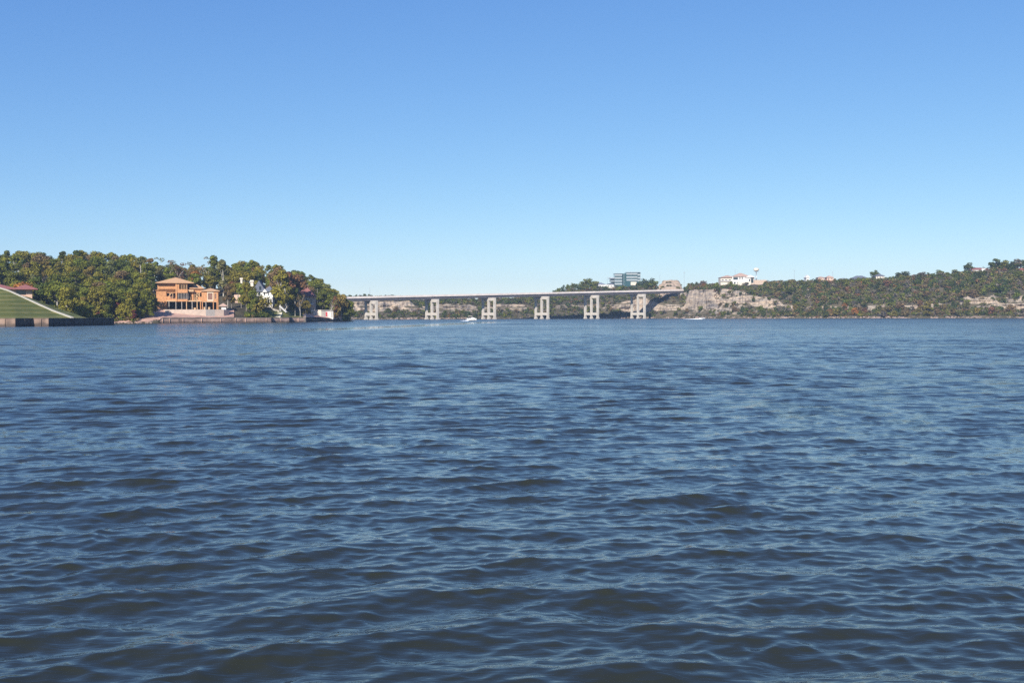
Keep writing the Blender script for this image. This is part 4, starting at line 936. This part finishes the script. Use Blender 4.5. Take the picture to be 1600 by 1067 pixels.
# the wood on the hill
placed = []; cnt = 0; tries = 0
def wood_label(u, s, c):
    col = {'mid': 'green', 'dark': 'dark green', 'olive': 'olive green', 'brown': 'brownish', 'rust': 'rust coloured', 'yellow': 'yellowing', 'pale': 'pale green'}[c]
    where = ('behind the red tiled house' if u < 45 else 'above the sloping lawn' if u < 100 else 'right of the sloping lawn' if u < 150 else 'above the clay shore' if u < 205 else 'left of the wooden house' if u < 250 else
             'behind the wooden house' if u < 345 else 'behind the white house' if u < 428 else 'between white and brick houses' if u < 462 else 'behind the brick house' if u < 497 else 'on the wooded point')
    return f"{col} tree {'at the foot' if s < 28 else 'halfway up' if s < 88 else 'on the skyline'} of the left wood {where}"
LAB = {'mid': 'green leafy tree in the dense wood on the left hill', 'dark': 'dark green tree in the dense wood on the left hill', 'olive': 'olive green tree in the dense wood on the left hill',
       'brown': 'brownish tree in the dense wood on the left hill', 'rust': 'rust coloured tree in the dense wood on the left hill', 'yellow': 'yellowing tree in the dense wood on the left hill', 'pale': 'pale green tree in the dense wood on the left hill'}
cand = []
while cnt < 262 and tries < 30000:
    tries += 1
    s = random.uniform(4, 150); u = random.uniform(-150, 545); Y = float(lshore(u)) + s; x = xat(u, Y)
    if u < 60 and Y < 455: continue
    if 225 < u < 420 and s < 72: continue
    if 420 <= u < 474 and s < 26: continue
    if 474 <= u < 500 and s < 14: continue
    if 500 <= u < 530 and s < 10: continue
    if any(a - 12 < u < b + 12 and Y < hy + 16 and (hy - Y) < 60 for a, b, yt, hy in HOUSES[1:]) and s > 0 and not (430 < u < 462): continue
    h = random.uniform(10.5, 14) * (1 if u < 500 else .85)
    if 290 < u < 300: h *= .8
    dmin = 7.2 if s < 60 else 8.6
    if any((x - a) ** 2 + (Y - b) ** 2 < dmin ** 2 for a, b in placed): continue
    if u > 515 and h + left_at(u, Y).z > 12 + (545 - u) * .42: h = max(5, 12 + (545 - u) * .42 - left_at(u, Y).z)
    placed.append((x, Y)); c = random.choices(['mid', 'dark', 'olive', 'brown', 'rust', 'yellow', 'pale'], [36, 15, 40, 3, 1, 3, 7])[0]
    tree('oak_tree', random.choice(['oak', 'oak', 'oak', 'tall']), left_at(u, Y), h, c, wood_label(u, s, c), group=wood_label(u, s, c), pale=random.random() < .25); cnt += 1

# low growth under the wood and over the bluff: nobody could count it
def bushes(name, items, label, cat='undergrowth'):
    """items: (x, y, z, size, colour)"""
    g = np.random.default_rng(21); protos = []
    for i in range(6):
        V = leaves(g, np.array([[g.normal(0, .35), g.normal(0, .35), g.uniform(.3, .9)] for _ in range(4)]), g.uniform(.45, .75, 4), 24, .2, flat=.8, under=.6); protos.append(V)
    Vs = []; Cs = []
    for (x, y, z, s, c) in items:
        V = protos[random.randrange(6)]; a = random.uniform(0, 6.28); ca, sa = math.cos(a), math.sin(a)
        W = np.stack([V[:, 0]*ca - V[:, 1]*sa, V[:, 0]*sa + V[:, 1]*ca, V[:, 2]], 1) * s + np.array([x, y, z]); Vs.append(W)
        k = random.uniform(.9, 1.4); Cs.append(np.tile(np.array([c[0]*k, c[1]*k, c[2]*k, 1], np.float32), (len(V), 1)))
    V = np.concatenate(Vs); me = np_mesh(name, V, np.arange(len(V)).reshape(-1, 4), M['scrub'])
    at_ = me.attributes.new('tint', 'FLOAT_COLOR', 'POINT'); at_.data.foreach_set('color', np.concatenate(Cs).ravel())
    return tag(link(name, me), label, cat, kind='stuff')
it = []
for i in range(520):
    u = random.uniform(-20, 545); s = random.choice([random.uniform(1, 10), random.uniform(8, 60)])
    if 222 < u < 474 and s < (64 if u < 425 else 22) and not (385 < u < 418 and 2 < s < 13): continue
    if 474 <= u < 522 and s < 12: continue
    p_ = left_pt(u, s); it.append((*p_, random.uniform(1, 2.2), GREENS[random.choice(['mid', 'dark', 'olive', 'brown'])]))
for i in range(70):
    u = random.uniform(390, 419); p_ = left_pt(u, random.uniform(2, 12)); it.append((*p_, random.uniform(1., 1.7), GREENS['dark']))
bushes('undergrowth', it, 'low bushes under the wood and round the houses on the left shore')

# trees of the bluff that stand out against the sky
placed_r = []
def rt(u, s, h, kd, c, lab, grp=None, wid=1.0, nm=None):
    kd = 'bushy' if kd in ('oak', 'tall') else kd
    c = 'sage' if c == 'olive' else c
    p_ = bluff_pt(u, s); p_.z -= .3; placed_r.append((p_.x, p_.y)); return tree(nm or {'juniper': 'juniper_tree', 'scrub': 'scrub_tree'}.get(kd, 'oak_tree'), kd, p_, h, c, lab, grp, wid=wid)
for u, y, c, kd in ((872,447,'mid','scrub'),(880,444,'dark','juniper'),(888,443,'mid','scrub'),(894,441,'mid','juniper'),(901,440,'dark','scrub'),(908,438,'mid','juniper'),(914,434.5,'mid','oak'),(920,434,'mid','oak'),(926,438,'pale','scrub'),(932,437,'pale','scrub')):
    p_ = bluff_pt(u, 62); h = max(4, p_.z * 0 + zat(u, y, p_.y) - p_.z)
    rt(u, 62, h, kd, c, 'green tree on the ridge above the bridge, left of the low white building', 'ridge trees above the middle of the bridge')
for u, y, c, kd in ((1001,438,'juniper','juniper'),(1006,434,'juniper','juniper'),(1012,436,'dark','juniper'),(1018,433,'juniper','juniper'),(1024,437,'mid','scrub'),(996,441,'dark','scrub'),(1009,441,'mid','scrub'),(1016,441,'dark','scrub')):
    p_ = bluff_pt(u, 58); rt(u, 58, max(4, zat(u, y, p_.y) - p_.z), kd, c, 'dark tree in the clump right of the glass office building', 'dark clump beside the office building', wid=1.4)
for u, y, w, c, kd, s, lab in ((1367,420.5,1.3,'dark','oak',70,'round dark tree standing over the cream house on the ridge'),(1402,425,1.5,'juniper','oak',66,'broad dark tree on the ridge right of the round one'),(1416,423,1.2,'juniper','oak',64,'pointed dark tree on the ridge left of the low white building'),
    (1441,424,1.3,'grey','oak',64,'greyish tree left of the low white building on the ridge'),(1450,425,1.2,'dark','oak',66,'dark tree directly behind the low white building on the ridge'),(1467,421,1.4,'mid','oak',64,'rounded green tree right of the low white building on the ridge'),
    (1492,420,1.5,'mid','oak',62,'green tree on the rise left of the hill houses'),(1513,409.5,1.1,'dark','tall',66,'tall dark tree left of the white fronted hill house'),(1524,416,1.2,'dark','oak',72,'dark tree behind the roof of the white fronted hill house'),
    (1540,414,.9,'grey','sparse',74,'thin grey tree behind the white fronted hill house'),(1556,402.5,1.35,'dark','oak',66,'tallest dark tree on the right hill between the two red roofed houses'),(1572,405.5,1.1,'mid','oak',70,'tall green tree behind the narrow cream house'),
    (1564,409,1.2,'mid','oak',76,'green tree behind and between the two tallest trees of the right hill'),(1581,407,1.2,'dark','oak',64,'dark tree just left of the tall greyish one on the right hill'),(1533,419,1.0,'mid','scrub',80,'low tree behind the roof ridge of the white fronted hill house'),(1588,403,1.3,'grey','oak',66,'tall greyish tree near the right edge of the hill'),(1601,405,1.3,'dark','oak',66,'tall dark tree cut by the right edge of the picture'),(1479,424,1.1,'mid','scrub',60,'small rounded tree between two larger ones on the ridge')):
    p_ = bluff_pt(u, s); h = max(4, zat(u, y, p_.y) - p_.z); rt(u, s, h, kd, c, lab, wid=w * min(1.2, max(.6, 9 / h)) * (1.4 if u > 1500 else 1.15))
rt(1449, 4, 13, 'oak', 'yellow', 'large golden tree at the waterline under the right hill', wid=1.1, nm='maple_tree')
rt(1440, 6, 9, 'oak', 'yellow', 'smaller golden tree at the waterline left of the large golden one', wid=1.0, nm='maple_tree')
rt(1243, 12, 8, 'oak', 'yellow', 'yellow tree low on the bluff right of the pale cliffs', wid=.7, nm='maple_tree')
rt(1257, 3, 5, 'scrub', 'yellow', 'bright yellow shrub at the waterline right of the pale cliffs', nm='maple_bush')
rt(1438, 16, 8, 'oak', 'rust', 'rust brown tree halfway up the right hill', wid=.8, nm='maple_tree')
rt(1388, 12, 6, 'scrub', 'yellow', 'bright green yellow shrub in the middle of the wooded bluff', nm='maple_bush')
# numbers of trees on the slopes
def allowed(u, s):
    z, b, zb, zt = [float(a[0]) for a in bluff_z(np.array([float(u)]), np.array([float(s)]))]
    if zt - zb > 5 and b - 1 < s < b + 4.4: return u > 1124 and random.random() < .4
    if 1026 < u < 1066 and 5 < s and (s < 32 or s > 38): return random.random() < .12
    if 540 < u < 640 and s > b: return random.random() < .5
    if 1022 < u < 1068 and s > 40: return random.random() < .15
    if 1122 < u < 1196 and s > 46: return False
    if 940 < u < 996 and s > 56: return False
    if 1070 < u < 1120 and s < b: return random.random() < .4
    return True
RL = {'mid': 'green scrub tree', 'juniper': 'dark juniper', 'olive': 'olive scrub tree', 'brown': 'brown scrub tree', 'rust': 'rust coloured scrub tree', 'grey': 'greyish scrub tree', 'yellow': 'yellowing scrub tree', 'dark': 'dark green scrub tree', 'orange': 'orange scrub tree'}
def zone(u): return ('behind the bridge piers', 'behind the bridge') if u < 1030 else (('on the cliffs below the cream house', 'cliffs') if u < 1215 else ('on the wooded bluff right of the cliffs', 'right bluff'))
def pick(u):
    if u < 1030: return random.choices(['mid', 'juniper', 'dark', 'olive', 'brown', 'grey', 'rust'], [18, 26, 22, 14, 12, 12, 1])[0]
    return random.choices(['mid', 'juniper', 'dark', 'olive', 'brown', 'rust', 'grey', 'yellow', 'orange'], [16, 20, 14, 22, 18, 4, 11, 3, .5])[0]
def bluff_label(u, s, c):
    ps = [587, 683, 772, 855, 932, 1004]
    where = ('left of the first bridge pier' if u < 587 else 'between the first and second piers' if u < 683 else 'between the second and third piers' if u < 772 else 'between the third and fourth piers' if u < 855 else 'between the fourth and fifth piers' if u < 932 else
             'between the fifth and sixth piers' if u < 1004 else 'under the bridge end' if u < 1068 else 'below the cream house' if u < 1210 else 'below the peaked pink building' if u < 1320 else 'below the grey roofed ridge house' if u < 1400 else 'left of the golden tree' if u < 1448 else 'below the white fronted hill house' if u < 1545 else 'at the right end')
    return f"{RL[c]} {'near the water' if s < 15 else 'midway up' if s < 42 else 'at the top'} on the bluff {where}"
n = 0; tries = 0
while n < 250 and tries < 9000:
    tries += 1; u = random.uniform(536, 1640) if random.random() < .75 else random.uniform(1070, 1610); s = random.choice([random.uniform(2, 16), random.uniform(14, 58), random.uniform(40, 64)])
    if not allowed(u, s): continue
    p_ = bluff_pt(u, s)
    if any((p_.x - a) ** 2 + (p_.y - b) ** 2 < 20 for a, b in placed_r): continue
    c = pick(u); zn = zone(u); kd = 'juniper' if c == 'juniper' else 'scrub'
    h = random.uniform(4.2, 7) * (.8 if u < 1030 else 1.25 if u > 1215 else 1)
    if s > 52: h = min(h, 4.6)
    rt(u, s, h, kd, c, bluff_label(u, s, c), bluff_label(u, s, c), wid=random.uniform(.95, 1.35)); n += 1
it = []
for i in range(9500):
    u = random.uniform(500, 1640); s = random.uniform(1.2, 66)
    if not allowed(u, s): continue
    if len(it) >= 4600: break
    p_ = bluff_pt(u, s); it.append((p_.x, p_.y, p_.z - .3, random.uniform(1.2, 2.6) * (.6 if s < 4 else 1.2 if u > 1215 else 1), GREENS[pick(u).replace('olive', 'sage').replace('yellow', 'sage')]))
it += [(*c, random.uniform(.9, 2.0), GREENS[random.choice(['mid', 'juniper', 'olive', 'brown'])]) for c in CUT]
bushes('scrub', it, 'low scrub covering the slopes of the bluff between its trees')

# boulders along the far waterline and on the clay shore
def boulders(name, pts, label):
    m_ = MB(); g = random.Random(9)
    for p_, s_ in pts:
        q = [(-1,-1,-.6),(1,-1,-.6),(1,1,-.6),(-1,1,-.6),(-.7,-.6,.6),(.6,-.8,.5),(.8,.6,.7),(-.6,.7,.55)]
        m_.add([(p_[0] + a*s_*g.uniform(.7,1.2)*1.3, p_[1] + b*s_*g.uniform(.7,1.2), p_[2] + c*s_*g.uniform(.6,1.1)) for a, b, c in q], [(0,3,2,1),(4,5,6,7),(0,1,5,4),(1,2,6,5),(2,3,7,6),(3,0,4,7)])
    tag(m_.build(name, M['rock']), label, 'rocks', kind='stuff')
boulders('shore_rocks', [(tuple(bluff_pt(u, random.uniform(-.5, 2.5))), random.uniform(.25, .95)) for u in np.random.default_rng(4).uniform(540, 1640, 900)], 'tumbled tan rocks along the waterline of the bluff')
boulders('shore_rocks', [(tuple(left_pt(u, random.uniform(-.5, 2.5))), random.uniform(.2, .6)) for u in np.random.default_rng(5).uniform(142, 250, 150)], 'small rocks on the clay shore left of the wooden house')

# ------------------------------------------------------------------ haze
def make_haze():
    o = MB().box(-1500, 1500, -60, 2200, -9, 75).build('haze', M['foam'])
    m = bpy.data.materials.new('haze'); m.use_nodes = True; nt = m.node_tree
    for q in list(nt.nodes): nt.nodes.remove(q)
    v = nt.nodes.new('ShaderNodeVolumePrincipled'); v.inputs['Color'].default_value = (.55, .74, 1, 1); v.inputs['Density'].default_value = HAZE; v.inputs['Anisotropy'].default_value = .1
    ou = nt.nodes.new('ShaderNodeOutputMaterial'); nt.links.new(v.outputs[0], ou.inputs['Volume'])
    o.data.materials.clear(); o.data.materials.append(m); tag(o, kind='stuff')
HAZE = .00014
make_haze()
